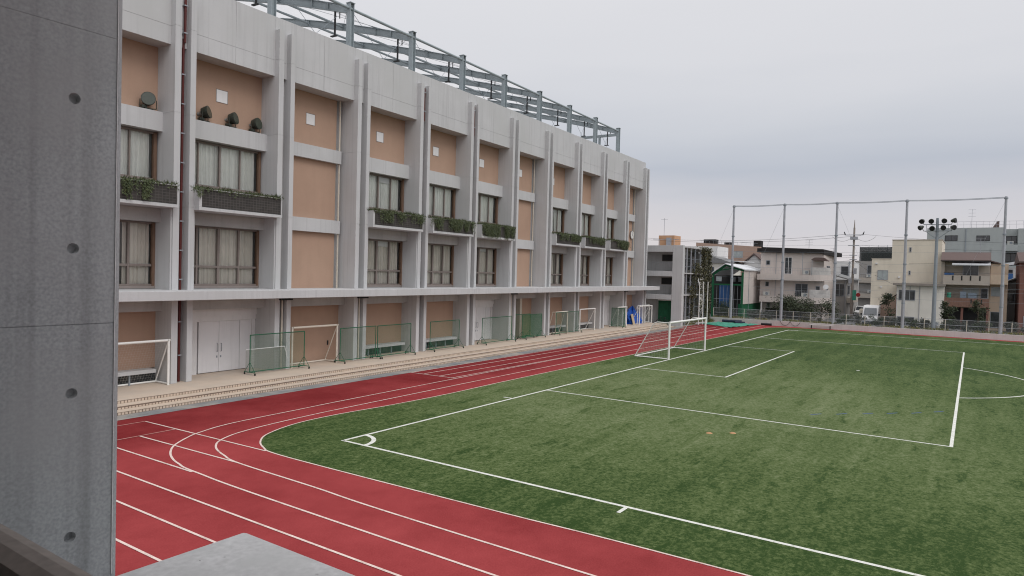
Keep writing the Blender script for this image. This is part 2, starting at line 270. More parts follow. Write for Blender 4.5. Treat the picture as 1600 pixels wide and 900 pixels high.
# ------------------------------------------------------------------ mesh helpers
BA = R(1.3)                                     # the school block stands 1.3 degrees off the pitch axes
BM = Matrix.Rotation(BA, 4, 'Z')
BASE = {}
class MB:
    def __init__(s): s.v = []; s.f = []; s.uv = {}; s.smooth = []
    def _add(s, vs, fs, sm=False):
        o = len(s.v); s.v += [tuple(p) for p in vs]
        for q in fs: s.f.append(tuple(i+o for i in q)); s.smooth.append(sm)
    def box(s, x0, x1, y0, y1, z0, z1):
        if x0 > x1: x0, x1 = x1, x0
        if y0 > y1: y0, y1 = y1, y0
        if z0 > z1: z0, z1 = z1, z0
        s._add([(x0,y0,z0),(x1,y0,z0),(x1,y1,z0),(x0,y1,z0),(x0,y0,z1),(x1,y0,z1),(x1,y1,z1),(x0,y1,z1)],
               [(0,3,2,1),(4,5,6,7),(0,1,5,4),(1,2,6,5),(2,3,7,6),(3,0,4,7)]); return s
    def tube(s, p, q, rad, n=8, rad2=None, cap=True):
        p = Vector(p); q = Vector(q); d = (q-p).normalized(); a = d.orthogonal().normalized(); b = d.cross(a); rad2 = rad if rad2 is None else rad2
        vs = []
        for P_, r_ in ((p, rad), (q, rad2)):
            for i in range(n):
                t = 2*math.pi*i/n; vs.append(P_ + r_*(math.cos(t)*a + math.sin(t)*b))
        s._add(vs, [(i, (i+1) % n, n+(i+1) % n, n+i) for i in range(n)], n > 5)
        if cap: s._add(vs[:n], [tuple(range(n-1, -1, -1))]); s._add(vs[n:], [tuple(range(n))])
        return s
    def path(s, pts, rad, n=8):
        for a, b in zip(pts, pts[1:]): s.tube(a, b, rad, n)
        return s
    def prism(s, poly, axis, a0, a1):
        """polygon in the two other axes, extruded along axis"""
        def mk(p, t): l = list(p); l.insert(axis, t); return tuple(l)
        n = len(poly); vs = [mk(p, a0) for p in poly] + [mk(p, a1) for p in poly]
        s._add(vs, [tuple(range(n-1, -1, -1)), tuple(range(n, 2*n))] + [(i, (i+1) % n, n+(i+1) % n, n+i) for i in range(n)]); return s
    def quad(s, a, b, c, d, uv=None):
        s._add([a, b, c, d], [(0, 1, 2, 3)])
        if uv is None:
            wd = (Vector(b)-Vector(a)).length; ht = (Vector(d)-Vector(a)).length; uv = ((0, 0), (wd, 0), (wd, ht), (0, ht))
        s.uv[len(s.f)-1] = uv; return s
    def leaf(s, p, d, nrm, L, W_):
        p = Vector(p); d = Vector(d).normalized(); sd_ = d.cross(Vector(nrm))
        if sd_.length < 1e-3: sd_ = d.orthogonal()
        sd_.normalize()
        s._add([p, p+d*L*.5+sd_*W_*.5, p+d*L, p+d*L*.5-sd_*W_*.5], [(0, 1, 2, 3)])
    def disc(s, c, nrm, rad, n=16):
        c = Vector(c); nrm = Vector(nrm).normalized(); a = nrm.orthogonal().normalized(); b = nrm.cross(a)
        s._add([c+rad*(math.cos(2*math.pi*i/n)*a+math.sin(2*math.pi*i/n)*b) for i in range(n)], [tuple(range(n))])
    def build(s, name, mat, parent=None, base=None, frame='w', bevel=0):
        base = Vector(BASE[_root(parent)] if parent else (base if base else (0, 0, 0)))
        me = bpy.data.meshes.new(name)
        me.from_pydata([tuple(Vector(p)-base) for p in s.v], [], s.f)
        if s.uv:
            ul = me.uv_layers.new(name='UVMap')
            for fi, uv in s.uv.items():
                for li, c in zip(me.polygons[fi].loop_indices, uv): ul.data[li].uv = c
        for p, sm in zip(me.polygons, s.smooth): p.use_smooth = sm
        me.materials.append(M[mat] if isinstance(mat, str) else mat)
        bmm = bmesh.new(); bmm.from_mesh(me)
        if not s.uv and not name.startswith('foliage') and len(bmm.faces) < 4000: bmesh.ops.recalc_face_normals(bmm, faces=bmm.faces)
        bmm.to_mesh(me); bmm.free()
        o = bpy.data.objects.new(name, me); COL.objects.link(o)
        if parent: o.parent = parent
        else:
            if frame == 'b': o.location = BM @ base; o.rotation_euler.z = BA
            else: o.location = base
            BASE[o.name] = tuple(base)
        if bevel:
            bv = o.modifiers.new('bevel', 'BEVEL'); bv.width = bevel; bv.segments = 2; bv.limit_method = 'ANGLE'
        return o
def _root(o):
    while o.parent: o = o.parent
    return o.name
def thing(name, label, cat, base, frame='w', group=None):
    o = bpy.data.objects.new(name, None); COL.objects.link(o); o.empty_display_size = .2
    if frame == 'b': o.location = BM @ Vector(base); o.rotation_euler.z = BA
    else: o.location = base
    BASE[o.name] = tuple(base)
    return tag(o, label, cat, group)
def tag(o, label, cat, group=None):
    o['label'] = label; o['category'] = cat
    if group: o['group'] = group
    return o
def struct(o, kind='structure'):
    o['kind'] = kind; return o
def sheet(name, poly, z, mat, frame='w'):
    b = MB(); b._add([(x, y, z) for x, y in poly], [tuple(range(len(poly)))]); return struct(b.build(name, mat, frame=frame))
def crm(pts, k=8):
    out_ = []
    P_ = [pts[0]] + list(pts) + [pts[-1]]
    for i in range(1, len(P_)-2):
        p0, p1, p2, p3 = [Vector((*q, 0)) for q in P_[i-1:i+3]]
        for j in range(k):
            t = j/k; out_.append(.5*((2*p1)+(p2-p0)*t+(2*p0-5*p1+4*p2-p3)*t*t+(3*p1-p0-3*p2+p3)*t**3))
    out_.append(Vector((*pts[-1], 0))); return [(p.x, p.y) for p in out_]
def strip(b, pts, wd, z):
    """painted line of width wd along a polyline"""
    n = len(pts); L = []; Rr = []
    for i in range(n):
        a = Vector(pts[max(i-1, 0)]); c = Vector(pts[min(i+1, n-1)]); d = (c-a).normalized(); nn = Vector((-d.y, d.x))*wd/2; p = Vector(pts[i])
        L.append((*(p+nn), z)); Rr.append((*(p-nn), z))
    b._add(L+Rr, [(i, n+i, n+i+1, i+1) for i in range(n-1)])

# ================================================================== ground, track, pitch
sheet('ground', [(-900, -900), (1500, -900), (1500, 900), (-900, 900)], -.02, 'ground')
sheet('running_track', [(-10.6, -70), (70.42, -70), (70.42, 9.6), (62.5, 10.1), (-12, 8.5), (-12, 6), (-10.6, 4)], 0, 'track')
curb = crm([(-2.02, -30), (-2.06, -12.9), (-2.2, -8), (-2.33, -3), (-2.36, .3), (-2.15, 1.2), (-1.72, 1.95), (-.95, 2.6), (.6, 3.12), (2.6, 3.2), (5.5, 2.95), (9, 2.85), (14.2, 2.98), (28.7, 3.05), (44.6, 2.95), (63.5, 2.8)])
far_edge = crm([(63.5, 2.8), (66.6, 2.5), (68.3, 1.2), (69, -1.2), (69.1, -6), (69.0, -30)])
turf_poly = [(-2.02, -70)] + curb + far_edge[1:] + [(69.0, -70)]
sheet('grass_pitch', turf_poly, .004, 'turf')
PW, PA, PD, GA, GD = 64.69, 19.6, 16.4, 8.93, 5.4
mid = PW/2
b = MB()
z = .009
def L(p, q, wd=.10): strip(b, [p, q], wd, z)
L((0, 0), (PW, 0), .115); L((0, .06), (0, -70), .11); L((PW, .06), (PW, -70), .13)
z = .0095
L((mid-PA, -.06), (mid-PA, -PD-.06)); L((mid+PA, -.06), (mid+PA, -PD-.06)); L((mid-GA, -.06), (mid-GA, -GD-.06)); L((mid+GA, -.06), (mid+GA, -GD-.06))
z = .010
L((mid-PA-.06, -PD), (mid+PA+.06, -PD), .11); L((mid-GA-.06, -GD), (mid+GA+.06, -GD), .11)
z = .0105
a0 = math.asin(5.4/9.15)
strip(b, [(mid+9.15*math.cos(t), -11-9.15*math.sin(t)) for t in [a0+(math.pi-2*a0)*i/40 for i in range(41)]], .11, z)
strip(b, [(.98*math.sin(t), -.98*math.cos(t)) for t in [math.pi/2*i/14 for i in range(15)]], .15, z)
strip(b, [(PW-.98*math.sin(t), -.98*math.cos(t)) for t in [math.pi/2*i/14 for i in range(15)]], .12, z)
L((9.85, .06), (9.85, .5), .1); L((-.06, -10.05), (-.5, -10.05), .1)
b._add([(mid+.22+.11*math.cos(i*.524), -11+.11*math.sin(i*.524), z) for i in range(12)], [tuple(range(12))])
struct(b.build('pitch_markings', 'paint'))
b = MB()
for x_, y_ in [(15.58,-11.55),(16.43,-12.41),(17.3,-13.3),(18.13,-14.14),(18.97,-14.99),(20.02,-15.78)]:
    strip(b, [(x_-.25, y_+.17), (x_+.25, y_-.17)], .07, .0095)
struct(b.build('blue_pitch_markings', 'blue_paint'))

b = MB(); tw = .062
strip(b, curb + far_edge[1:25], .055, .008)
strip(b, crm([(-3.95, -30), (-3.85, -8), (-3.7, -3), (-3.62, .3), (-3.42, 1.3), (-3.2, 2.0), (-2.93, 2.5), (-2.6, 2.88), (-2.1, 3.2), (-1.4, 3.46), (-.1, 3.68), (1.7, 3.83), (4.4, 3.93), (16.1, 4.15), (31.2, 4.18), (50, 4.1), (69.8, 3.85)]), tw, .0085)
strip(b, crm([(-5.05, -30), (-4.97, -5), (-4.85, .3), (-4.7, 1.5), (-4.48, 2.25), (-4.15, 2.9), (-3.7, 3.48), (-2.98, 4.05), (-2.3, 4.42), (-.85, 4.83), (2.2, 5.0), (5.5, 5.15), (18.1, 5.5), (34.5, 5.7), (62.3, 6.0)]), tw, .009)
sl = .023
def ln(p, q, zz=.0095, wd=tw): strip(b, [p, q], wd, zz)
for x0, y0 in [(12.4, 5.63), (12.5, 6.5), (12.55, 7.62), (12.45, 8.42)]: ln((x0, y0), (62.0, y0+sl*(62-x0)*(.35 if y0 < 5.7 else .55)))
ln((12.4, 8.55), (12.5, 5.5), .010)
ln((-2.62, 7.3), (-2.36, .8), .0100); ln((-3.8, 5.35), (-3.62, .3), .0105); ln((-4.98, 6.9), (-4.9, .5), .010)
ln((-6.1, 6.8), (-6.05, -30), .010); ln((-7.25, 6.8), (-7.2, -30), .010); ln((-8.38, 6.8), (-8.3, -30), .010)
struct(b.build('track_markings', 'track_paint'))
b = MB(); ln((-10, 7.2), (-2.6, 7.3), .011, .05); ln((-10, 5.28), (-2.55, 5.42), .011, .05)
struct(b.build('faint_track_markings', pm('worn track paint', (.50, .28, .25), .2, 3, .85)))

# grey drain strip and the steps (block frame)
sheet('drain_strip', [(-14, 8.22), (58, 8.05), (58, 9.0), (-14, 9.0)], .006, 'asphalt', 'b')
sheet('apron', [(57.5, 6.0), (71.6, 6.0), (71.6, 16), (57.5, 16)], -.004, 'apron', 'b')
st = MB(); st.box(-14, 57.4, 8.95, 9.45, -.02, .11); st.box(-14, 57.4, 9.45, 10.0, -.02, .22); st.box(-14, 57.4, 10.0, 14.1, -.02, .33)
struct(st.build('terrace_steps', 'terrace', frame='b'))
for i, (y_, zt) in enumerate([(8.95, .11), (9.45, .22), (10.0, .33)]):
    n_ = MB(); n_.box(-14, 57.38, y_-.006, y_-.002, zt-.10, zt-.006); struct(n_.build('step_riser', 'riser', frame='b'))
    n_ = MB(); n_.box(-14, 57.38, y_-.010, y_+.028, zt-.004, zt+.006); struct(n_.build('step_nosing_shadow', 'nosing', frame='b'))  # dark brown nosing also paints the shadow line at each step edge

# ================================================================== school block
U0, PIT = 2.28, 5.42
def U(k): return U0+PIT*k
school = thing('school_building', 'long four storey concrete school block with paired fins, salmon panels and curtained windows', 'building', (U(-2), 12.16, 0), 'b')
KMIN, KMAX = -2, 9
BLANK = {1, 5, 9}; DOORS = {0, 4, 8}; BENCH = {-2, -1, 2, 3, 6, 7}
XL, XR = U(KMIN)-1.2, U(10)-.42
b = MB(); b.box(XL, XR, 14.02, 34, 0, 16.4); b.build('wall', 'concrete_soft', school)
# parapet in cast panels with open joints
pb = MB(); pb.box(XL+.01, XR-.01, 12.52, 13.02, 15.22, 18.15)
xs = [XL]
for k in range(KMIN, 11):
    xs += [U(k)-.985, U(k)+.012, U(k)+2.2]
xs = sorted(x_ for x_ in xs if x_ < XR-.1) + [XR]
for a, c in zip(xs, xs[1:]):
    pb.box(a+.006, c-.006, 12.5, 13.04, 15.2, 15.994); pb.box(a+.006, c-.006, 12.5, 13.04, 16.006, 18.17)
pb.box(XL, XR, 13.02, 14.3, 15.205, 15.7)
pb.build('parapet', 'concrete', school)
# fins in pairs
for k in range(KMIN, 11):
    for x0, x1 in ((U(k)-.99, U(k)-.70), (U(k)-.26, U(k))):
        fb = MB(); fb.box(x0+.012, x1-.012, 12.172, 14.2, .33, 17.48)
        top = 17.5 if x0 < U(k)-.5 else 17.42
        for z0, z1 in ((.34, 4.30), (4.31, 8.155), (8.165, 12.245), (12.255, 15.995), (16.005, top)):
            fb.box(x0, x1, 12.16, 14.21, z0, z1)
        # slim outer lining below planter level
        if k-1 not in BLANK and x0 < U(k)-.5: fb.box(x0-.07, x0-.004, 12.22, 14.2, 4.46, 8.04)
        if k not in BLANK and x0 > U(k)-.5 and k < 10: fb.box(x1+.004, x1+.07, 12.22, 14.2, 4.46, 8.04)
        fb.build('fin', 'concrete', school)
    wb = MB(); wb.box(U(k)-.71, U(k)-.25, 12.66, 14.2, .33, 15.3); wb.build('pier', 'concrete_soft', school)
    pcol = {-1: 'red_pipe', 0: 'red_pipe', 3: 'red_pipe', 4: 'red_pipe', 7: 'red_pipe', 8: 'red_pipe'}.get(k)
    if pcol:
        p_ = MB(); ztop = 17.3 if k in (3, 4) else 18.1
        p_.tube((U(k)-.42, 12.50, .34), (U(k)-.42, 12.50, ztop if k in (3, 4) else 15.6), .055, 10)
        if k in (-1, 0): p_.tube((U(k)-.42, 12.38, 15.4), (U(k)-.42, 12.38, 18.1), .055, 10)
        elif k in (3, 4): p_.tube((U(k)-.42, 12.38, 15.2), (U(k)-.42, 12.38, 17.3), .055, 10)
        pp = p_.build('drain_pipe', pcol, school)
        for zz in [1.5, 3, 4.9, 6.2, 7.5, 8.8, 10.1, 11.4, 12.7, 14, 15.8, 17]:
            if zz > 15 and k > 4: continue
            c_b = MB(); c_b.box(U(k)-.50, U(k)-.34, 12.30 if zz > 15 else 12.42, 12.66, zz, zz+.05); c_b.build('pipe_clip', 'galv', pp)
# cream downpipes on the plain bays and at ground level
for k in BLANK:
    p_ = MB(); p_.tube((U(k)+4.2, 13.36, 4.45), (U(k)+4.2, 13.36, 15.2), .05, 10); p_.build('downpipe', 'cream_pipe', school)
for k in (1, 2, 5, 9, 10):
    p_ = MB(); p_.tube((U(k)-.40, 12.36, .34), (U(k)-.40, 12.36, 4.0), .055, 10); p_.build('downpipe', 'cream_pipe', school)
    p_ = MB(); p_.box(U(k)-.75, U(k)-.0, 12.0, 12.5, 3.9, 3.98); p_.build('gutter_bracket', 'black', school)
# canopy
cb_ = MB(); cb_.box(XL, U(10)+.95, 10.95, 13.5, 4.06, 4.46); cb_.build('canopy', 'concrete', school, bevel=.015)

def curtain(x0, x1, z0, z1, y, parent, mat='curtain'):
    c = MB(); n = max(8, int((x1-x0)/.025)); vs = []
    ph = random.random()*6
    for i in range(n+1):
        x_ = x0+(x1-x0)*i/n
        dy = .055*math.sin(x_*30+ph+1.5*math.sin(x_*3))+.025*math.sin(x_*71+ph*2)+.02*math.sin(x_*9+ph)
        vs.append((x_, y+dy, z0)); vs.append((x_+.01*math.sin(i), y+dy*.6, z1))
    c._add(vs, [(2*i, 2*i+2, 2*i+3, 2*i+1) for i in range(n)], True)
    return c.build('curtain', mat, parent)
def window(x0, x1, z0, z1, mull, transom=None):
    fr = MB(); y0, y1 = 13.46, 13.56
    fr.box(x0, x1, y0, y1, z0, z0+.09); fr.box(x0, x1, y0, y1, z1-.08, z1)
    for i, mx_ in enumerate(mull):
        w2 = .045 if i != 1 else .06
        if not transom: w2 = .03 if i != 1 else .04
        fr.box(mx_-w2, mx_+w2, y0-.01*(i % 2)-.004, y1, z0+.09, z1-.08)
    if transom: 
        ed = [x0+.02]+list(mull)+[x1-.1]
        for a, c in zip(ed, ed[1:]): fr.box(a+.05, c-.05, y0+.004, y1-.003, transom-.05, transom+.05)
    o = fr.build('window', 'frame', school)
    j = MB(); j.box(x1-.13, x1, 13.40, 13.6, z0+.002, z1-.002); j.build('jamb', 'jamb', o)
    s_b = MB(); s_b.box(x0, x1+.03, 13.36, 13.5, z0-.1, z0-.003); s_b.build('sill', 'sill', o)
    g = MB(); g.quad((x0, 13.52, z0), (x1, 13.52, z0), (x1, 13.52, z1), (x0, 13.52, z1)); g.build('pane', 'glass', o)
    e = [x0+.03]+list(mull)+[x1-.15]
    cm = 'curtain_low' if transom else 'curtain'; rw_ = random.Random(int(x0*10+z0*7)); cut_ = e[1]+(e[3]-e[1])*rw_.random(); gp = rw_.choice((.02, .05, .12, .3)) if transom else rw_.choice((0, .02, .06))
    curtain(e[0], cut_-gp/2, z0+.06, z1-.02, 13.665, o, cm); curtain(cut_+gp/2, e[-1]-.02-rw_.random()*.12, z0+.06, z1-.02, 13.665, o, cm)
    if rw_.random() < .4: bl = MB(); zb_ = z1-.1-rw_.random()*.35; bl.box(e[2]+.05, e[3]-.05, 13.58, 13.59, zb_, z1-.05); bl.build('blind', 'white', o)
    return o
for k in range(KMIN, KMAX+1):
    u = U(k); v = u+4.43
    # level 4
    ob = MB(); xo = v if k not in BLANK else v-.36
    ob.box(u-.02, xo, 13.5, 13.62, 12.25, 15.3)
    if k in BLANK:
        ob.box(u-.02, xo, 13.5, 13.62, 8.25, 11.65); ob.box(u-.02, xo, 13.5, 13.62, 4.44, 7.65)
    ob.build('wall_panel', 'orange', school)
    if k in BLANK:
        sb = MB(); sb.box(xo-.02, v+.02, 13.66, 14.05, 4.4, 15.3); sb.build('wall', 'concrete_soft', school)
    if -1 <= k <= 6:
        vb = MB(); vb.box(u+1.88, u+2.46, 13.475, 13.53, 13.47, 14.05); vo = vb.build('vent_cover', 'white', school)
        vb = MB(); vb.box(u+1.862, u+2.50, 13.487, 13.53, 13.455, 14.085); vb.build('vent_recess_shadow', 'frame', vo)  # dark rim painted as the recess shadow along the vent's edges
    # beams
    bb = MB(); yb = 13.24 if k in BLANK else 13.05; xb = v-.05 if k not in BLANK else v-.18
    if k in BLANK:
        b2 = MB(); b2.box(u-.02, xb, yb, 13.7, 7.58, 8.32); b2.build('beam', 'concrete', school)
        bb.box(u-.02, xb, yb, 13.7, 11.58, 12.31)
    else:
        bb.box(u-.02, v+.02, yb, 13.7, 11.45, 12.30)
    bb.build('beam', 'concrete', school)
    if k not in BLANK:
        b2 = MB(); b2.box(u-.02, v+.02, 13.0, 13.7, 7.44, 8.03); b2.build('beam', 'concrete_soft', school)
        b2 = MB(); b2.box(u-.02, v+.02, 13.42, 13.75, 8.02, 9.3); b2.build('sill_wall', 'concrete_soft', school)
        b2 = MB(); b2.box(u-.02, v+.02, 13.40, 13.75, 4.4, 4.5); b2.build('sill_wall', 'concrete_soft', school)
        mull = [u+.98, u+2.10, u+3.22]
        window(u+.01, v-.05, 9.30, 11.42, mull)
        window(u+.01, v-.05, 4.60, 7.43, mull, 5.52)
        # planter
        pl = MB(); pl.box(u-.02, v+.01, 11.75, 13.42, 8.04, 8.18); pl.box(u-.02, u+.11, 11.75, 13.42, 8.18, 9.02); pl.box(v-.05, v+.01, 11.75, 13.42, 8.18, 9.0)
        pl.box(u+.11, v-.05, 11.80, 11.92, 8.18, 8.98); pl.box(u+.11, v-.05, 11.755, 11.92, 8.98, 9.02)
        po = pl.build('planter', 'concrete', school, bevel=.008)
        la = MB(); la.box(u+.13, v-.06, 11.772, 11.798, 8.2, 8.97); la.build('lattice_panel', 'lattice', po)
        so = MB(); so.box(u+.12, v-.06, 11.93, 13.4, 8.3, 8.9); so.build('soil', 'ground', po)
    # ground floor
    gb = MB(); gb.box(u-.02, v+.02, 12.92, 13.72, 3.50, 4.08); gb.build('beam', 'concrete_soft', school)
    if k in BENCH:
        ow = MB(); ow.box(u-.02, v+.02, 13.42, 13.6, .95, 3.55); ow.build('wall_panel', 'orange', school)
        be = MB(); be.box(u+.002, v-.28, 12.8, 13.45, .80, .96); bo = be.build('bench_slab', 'concrete', school, bevel=.01)
        lg = MB()
        for t_ in (.25, .5, .75): lg.box(u+4.1*t_-.03, u+4.1*t_+.03, 12.95, 13.02, .33, .8)
        lg.build('bench_support', 'galv_dark', bo)
        dg = MB(); dg.box(u, v, 13.36, 13.46, .33, .82); dg.build('low_window', 'dark_glass', school)
    elif k in DOORS:
        dw = MB(); dw.box(u-.02, v+.02, 13.60, 13.95, 3.12, 3.52); dw.box(u-.02, v+.02, 13.66, 13.95, 2.86, 3.12); dw.box(u-.02, u+1.22, 13.72, 13.95, .33, 2.86); dw.box(u+4.25, v+.02, 13.72, 13.95, .33, 2.86)
        dw.build('door_surround', 'white', school)
        for a, c in ((u+1.32, u+2.40), (u+2.412, u+3.55), (u+3.57, u+4.24)):
            d = MB(); d.box(a, c, 13.76, 13.9, .36, 2.85); do = d.build('door', 'door_white', school, bevel=.006)
            if c < u+3.6:
                hx = c-.1 if a < u+2 else a+.1
                h = MB(); h.path([(hx, 13.75, 1.35), (hx, 13.68, 1.38), (hx, 13.68, 1.72), (hx, 13.75, 1.75)], .015, 6); h.box(hx-.03, hx+.03, 13.745, 13.76, 1.05, 1.15); h.build('handle', 'galv_dark', do)
        dk = MB(); dk.box(u+1.2, u+4.26, 13.9, 14.05, .33, 2.88); dk.build('door_recess', 'dark', school)
    else:
        ow = MB(); ow.box(u-.02, v+.02, 13.42, 13.6, .33, 3.55); oo = ow.build('wall_panel', 'orange', school)
        if k == 1:
            h = MB(); h.box(u+3.6, u+3.68, 13.38, 13.42, 1.2, 1.45); h.build('handle', 'black', oo)
        if k == 5:
            c5 = MB(); c5.box(u+1.95, u+2.25, 13.0, 13.42, .33, 3.52); c5.build('column', 'cream_pipe', school)
            c5 = MB(); c5.box(u+1.2, u+1.93, 13.38, 13.415, .34, 3.5); c5.build('door_recess', 'frame', school)

# steel frame over the roof
roof = thing('roof_frame', 'open blue grey steel frame standing on the roof of the school block', 'steel frame', (U(2), 13.5, 16.4), 'b')
PY = 13.46
posts = [U(k)-.5 for k in range(-1, 10)]
YE = 31.0
def rz(y): return 20.95+.303*(y-PY)-.0035*(y-PY)**2
for i, x_ in enumerate(posts):
    hb = MB(); hw = .15
    hb.box(x_-hw, x_-hw+.025, PY-.17, PY+.17, 16.3, 21.02); hb.box(x_+hw-.025, x_+hw, PY-.17, PY+.17, 16.3, 21.02); hb.box(x_-hw+.025, x_+hw-.025, PY-.012, PY+.012, 16.3, 21.02)
    hb.box(x_-.19, x_+.19, PY-.2, PY+.2, 21.02, 21.06)
    hb.build('post', 'steel', roof)
    ra = MB(); ys = [PY+.17+(YE-PY-.17)*j/14 for j in range(15)]
    ra.prism([(y_, rz(y_)-.05) for y_ in ys]+[(y_, rz(y_)-.08) for y_ in reversed(ys)], 0, x_-.12, x_+.12)
    ra.prism([(y_, rz(y_)-.5) for y_ in ys]+[(y_, rz(y_)-.53) for y_ in reversed(ys)], 0, x_-.12, x_+.12)
    ra.prism([(y_, rz(y_)-.08) for y_ in ys]+[(y_, rz(y_)-.5) for y_ in reversed(ys)], 0, x_-.012, x_+.012)
    for y_ in (15.3, 16.7, 19.9, 23.4, 26.9): ra.box(x_-.11, x_+.11, y_-.02, y_+.02, rz(y_)-.49, rz(y_)-.09)
    ra.build('rafter', 'steel', roof)
    bp = MB(); bp.box(x_-.14, x_+.14, YE-.14, YE+.14, 16.3, rz(YE)); bp.build('post', 'steel', roof)
    hd = MB(); hd.tube((x_-.08, 14.65, 20.75), (x_-.08, 14.65, 19.35), .06, 8); hd.box(x_-.16, x_, 14.5, 14.95, 19.3, 19.36); hd.tube((x_+.05, 14.4, 20.75), (x_+.05, 14.4, 20.35), .035, 6); hd.build('hanging_strut', 'black', roof)
for y_, rr, dz in ((PY, .085, -.22), (16.7, .06, -.03), (19.9, .085, -.3), (23.4, .085, -.3), (26.9, .085, -.3), (YE, .1, -.25)):
    tb = MB(); tb.tube((posts[0], y_, rz(y_)+dz), (posts[-1], y_, rz(y_)+dz), rr, 10); tb.build('purlin', 'steel', roof)
for i, (a, c) in enumerate(zip(posts, posts[1:])):
    tb = MB(); tb.tube((a, PY, 20.7), (c, PY, 16.6), .014, 5); tb.tube((c, PY+1.1, 20.5), (a+1.2, PY+.3, 16.8), .014, 5)
    tb.tube((a, 13.7, rz(13.7)-.25), (c, 19.9, rz(19.9)-.25), .012, 5); tb.tube((c, 13.7, rz(13.7)-.25), (a, 19.9, rz(19.9)-.25), .012, 5)
    tb.build('bracing_rod', 'galv_dark', roof)
tb = MB(); tb.box(posts[-1]-.1, posts[-1]+.1, PY+.17, YE, 20.25, 20.5)
for y_ in (15.6, 19.9, 24): tb.box(posts[-1]-.1, posts[-1]+.1, y_-.1, y_+.1, 16.3, 20.25)
tb.build('end_beam', 'steel', roof)

def fabric():
    m = bpy.data.materials.new('translucent roof membrane'); m.use_nodes = True; t = m.node_tree; t.nodes.clear()
    o = N(t, 'ShaderNodeOutputMaterial'); tl = N(t, 'ShaderNodeBsdfTranslucent'); df = N(t, 'ShaderNodeBsdfDiffuse'); tl.inputs[0].default_value = (.66, .66, .67, 1); df.inputs[0].default_value = (.8, .8, .8, 1)
    ms = N(t, 'ShaderNodeMixShader'); ms.inputs[0].default_value = .2; t.links.new(tl.outputs[0], ms.inputs[1]); t.links.new(df.outputs[0], ms.inputs[2]); t.links.new(ms.outputs[0], o.inputs[0]); return m
M['membrane'] = fabric()
for a, c in zip(posts, posts[1:]):
    mb_ = MB(); nx, ny = 10, 16; vs = []
    for j in range(ny+1):
        for i in range(nx+1):
            p, q = i/nx, j/ny; ed = .35*math.sin(math.pi*p)*(1-q)**3
            y_ = PY+.7+(YE-PY-.9)*q+ed; vs.append((a+.14+(c-a-.28)*p, y_, rz(y_)-.02-.22*math.sin(math.pi*p)*(.4+.6*math.sin(math.pi*q))))
    mb_._add(vs, [(j*(nx+1)+i, j*(nx+1)+i+1, (j+1)*(nx+1)+i+1, (j+1)*(nx+1)+i) for j in range(ny) for i in range(nx)], True)
    mb_.build('membrane', 'membrane', roof)

# ================================================================== things on the facade
GV = 'plants trailing from the planters'
VLAB = {-2: 'green plant trailing from the planter hidden behind the near concrete wall', -1: 'clump of leaves hanging mid-panel from the leftmost visible planter',
        0: 'thin fringe of low leaves along the planter under the three floodlights', 2: 'loose bunches of leaves over the first planter after the plain salmon bay',
        3: 'thick green curtain of leaves on the middle planter of three between plain bays', 4: 'dense leaves spilling lowest, planter just left of the second plain salmon bay',
        6: 'short leafy fringe on first planter past the second plain salmon bay', 7: 'leafy growth on the middle one of the three farthest planters',
        8: 'leafy growth on the farthest planter, next to the clock bay'}
VD = {-2: (3, .4, .9), -1: (7, .75, 1.9), 0: (3, .2, 2.0), 2: (13, .6, 2.2), 3: (22, .7, 2.2), 4: (26, .9, 2.2), 6: (22, .55, 2.4), 7: (20, .55, 2.3), 8: (22, .75, 2.3)}
for k, (nc, drop, topd) in VD.items():
    u = U(k); v = u+4.43; rnd = random.Random(k+50)
    b = MB()
    # tufts standing along the box
    for i in range(int(650*topd)):
        x_ = rnd.uniform(u-.1, v-.05); y_ = rnd.uniform(11.72, 12.3); h = rnd.uniform(.08, .34)*(.75+.35*math.sin(x_*2.1+k)**2)
        b.leaf((x_, y_, 8.97), (rnd.gauss(0, .5), rnd.gauss(-.35, .4), .7), (rnd.gauss(0, 1), rnd.gauss(0, 1), .2), h, rnd.uniform(.015, .04))
    for i in range({0: 260, -1: 200}.get(k, 330)):
        x_ = rnd.uniform(u-.05, v); q = .5+.5*math.sin(x_*1.9+k*1.3)
        b.leaf((x_, 11.745-rnd.uniform(0, .06), 9.08-rnd.uniform(0, .06+.20*q)), (rnd.gauss(0, .7), rnd.gauss(-.4, .3), rnd.gauss(-.35, .5)), (rnd.gauss(0, .5), -1, rnd.gauss(0, .4)), rnd.uniform(.07, .16), rnd.uniform(.018, .045))
    cl = [(u+2.6+rnd.gauss(0, .38)) if k == -1 else rnd.uniform(u, v-.1) for _ in range(nc)]
    if k == 0: cl = [u-.25, u+.02]
    if k in (6, 7, 8): cl = [u+.3+4.1*math.sqrt(rnd.random()) for _ in range(nc)]
    for x_ in cl:
        for s in range(rnd.randint(5, 9)):
            px = x_+rnd.gauss(0, .14); ln_ = drop*rnd.uniform(.35, 1.15) if k else .5*rnd.random(); py = 11.73
            t = 0; dx = rnd.gauss(0, .1)
            while t < ln_:
                pt = (px+dx*t+rnd.gauss(0, .03), py-rnd.uniform(0, .1), 9.06-t)
                b.leaf(pt, (rnd.gauss(0, .6), rnd.gauss(-.3, .3), -rnd.uniform(.3, 1)), (rnd.gauss(0, .5), -1, rnd.gauss(0, .4)), rnd.uniform(.07, .15), rnd.uniform(.018, .042)); t += .028
    tag(b.build('trailing_plant', 'vine_leaf', base=(u+2.2, 11.75, 9), frame='b'), VLAB[k], 'plant', GV)

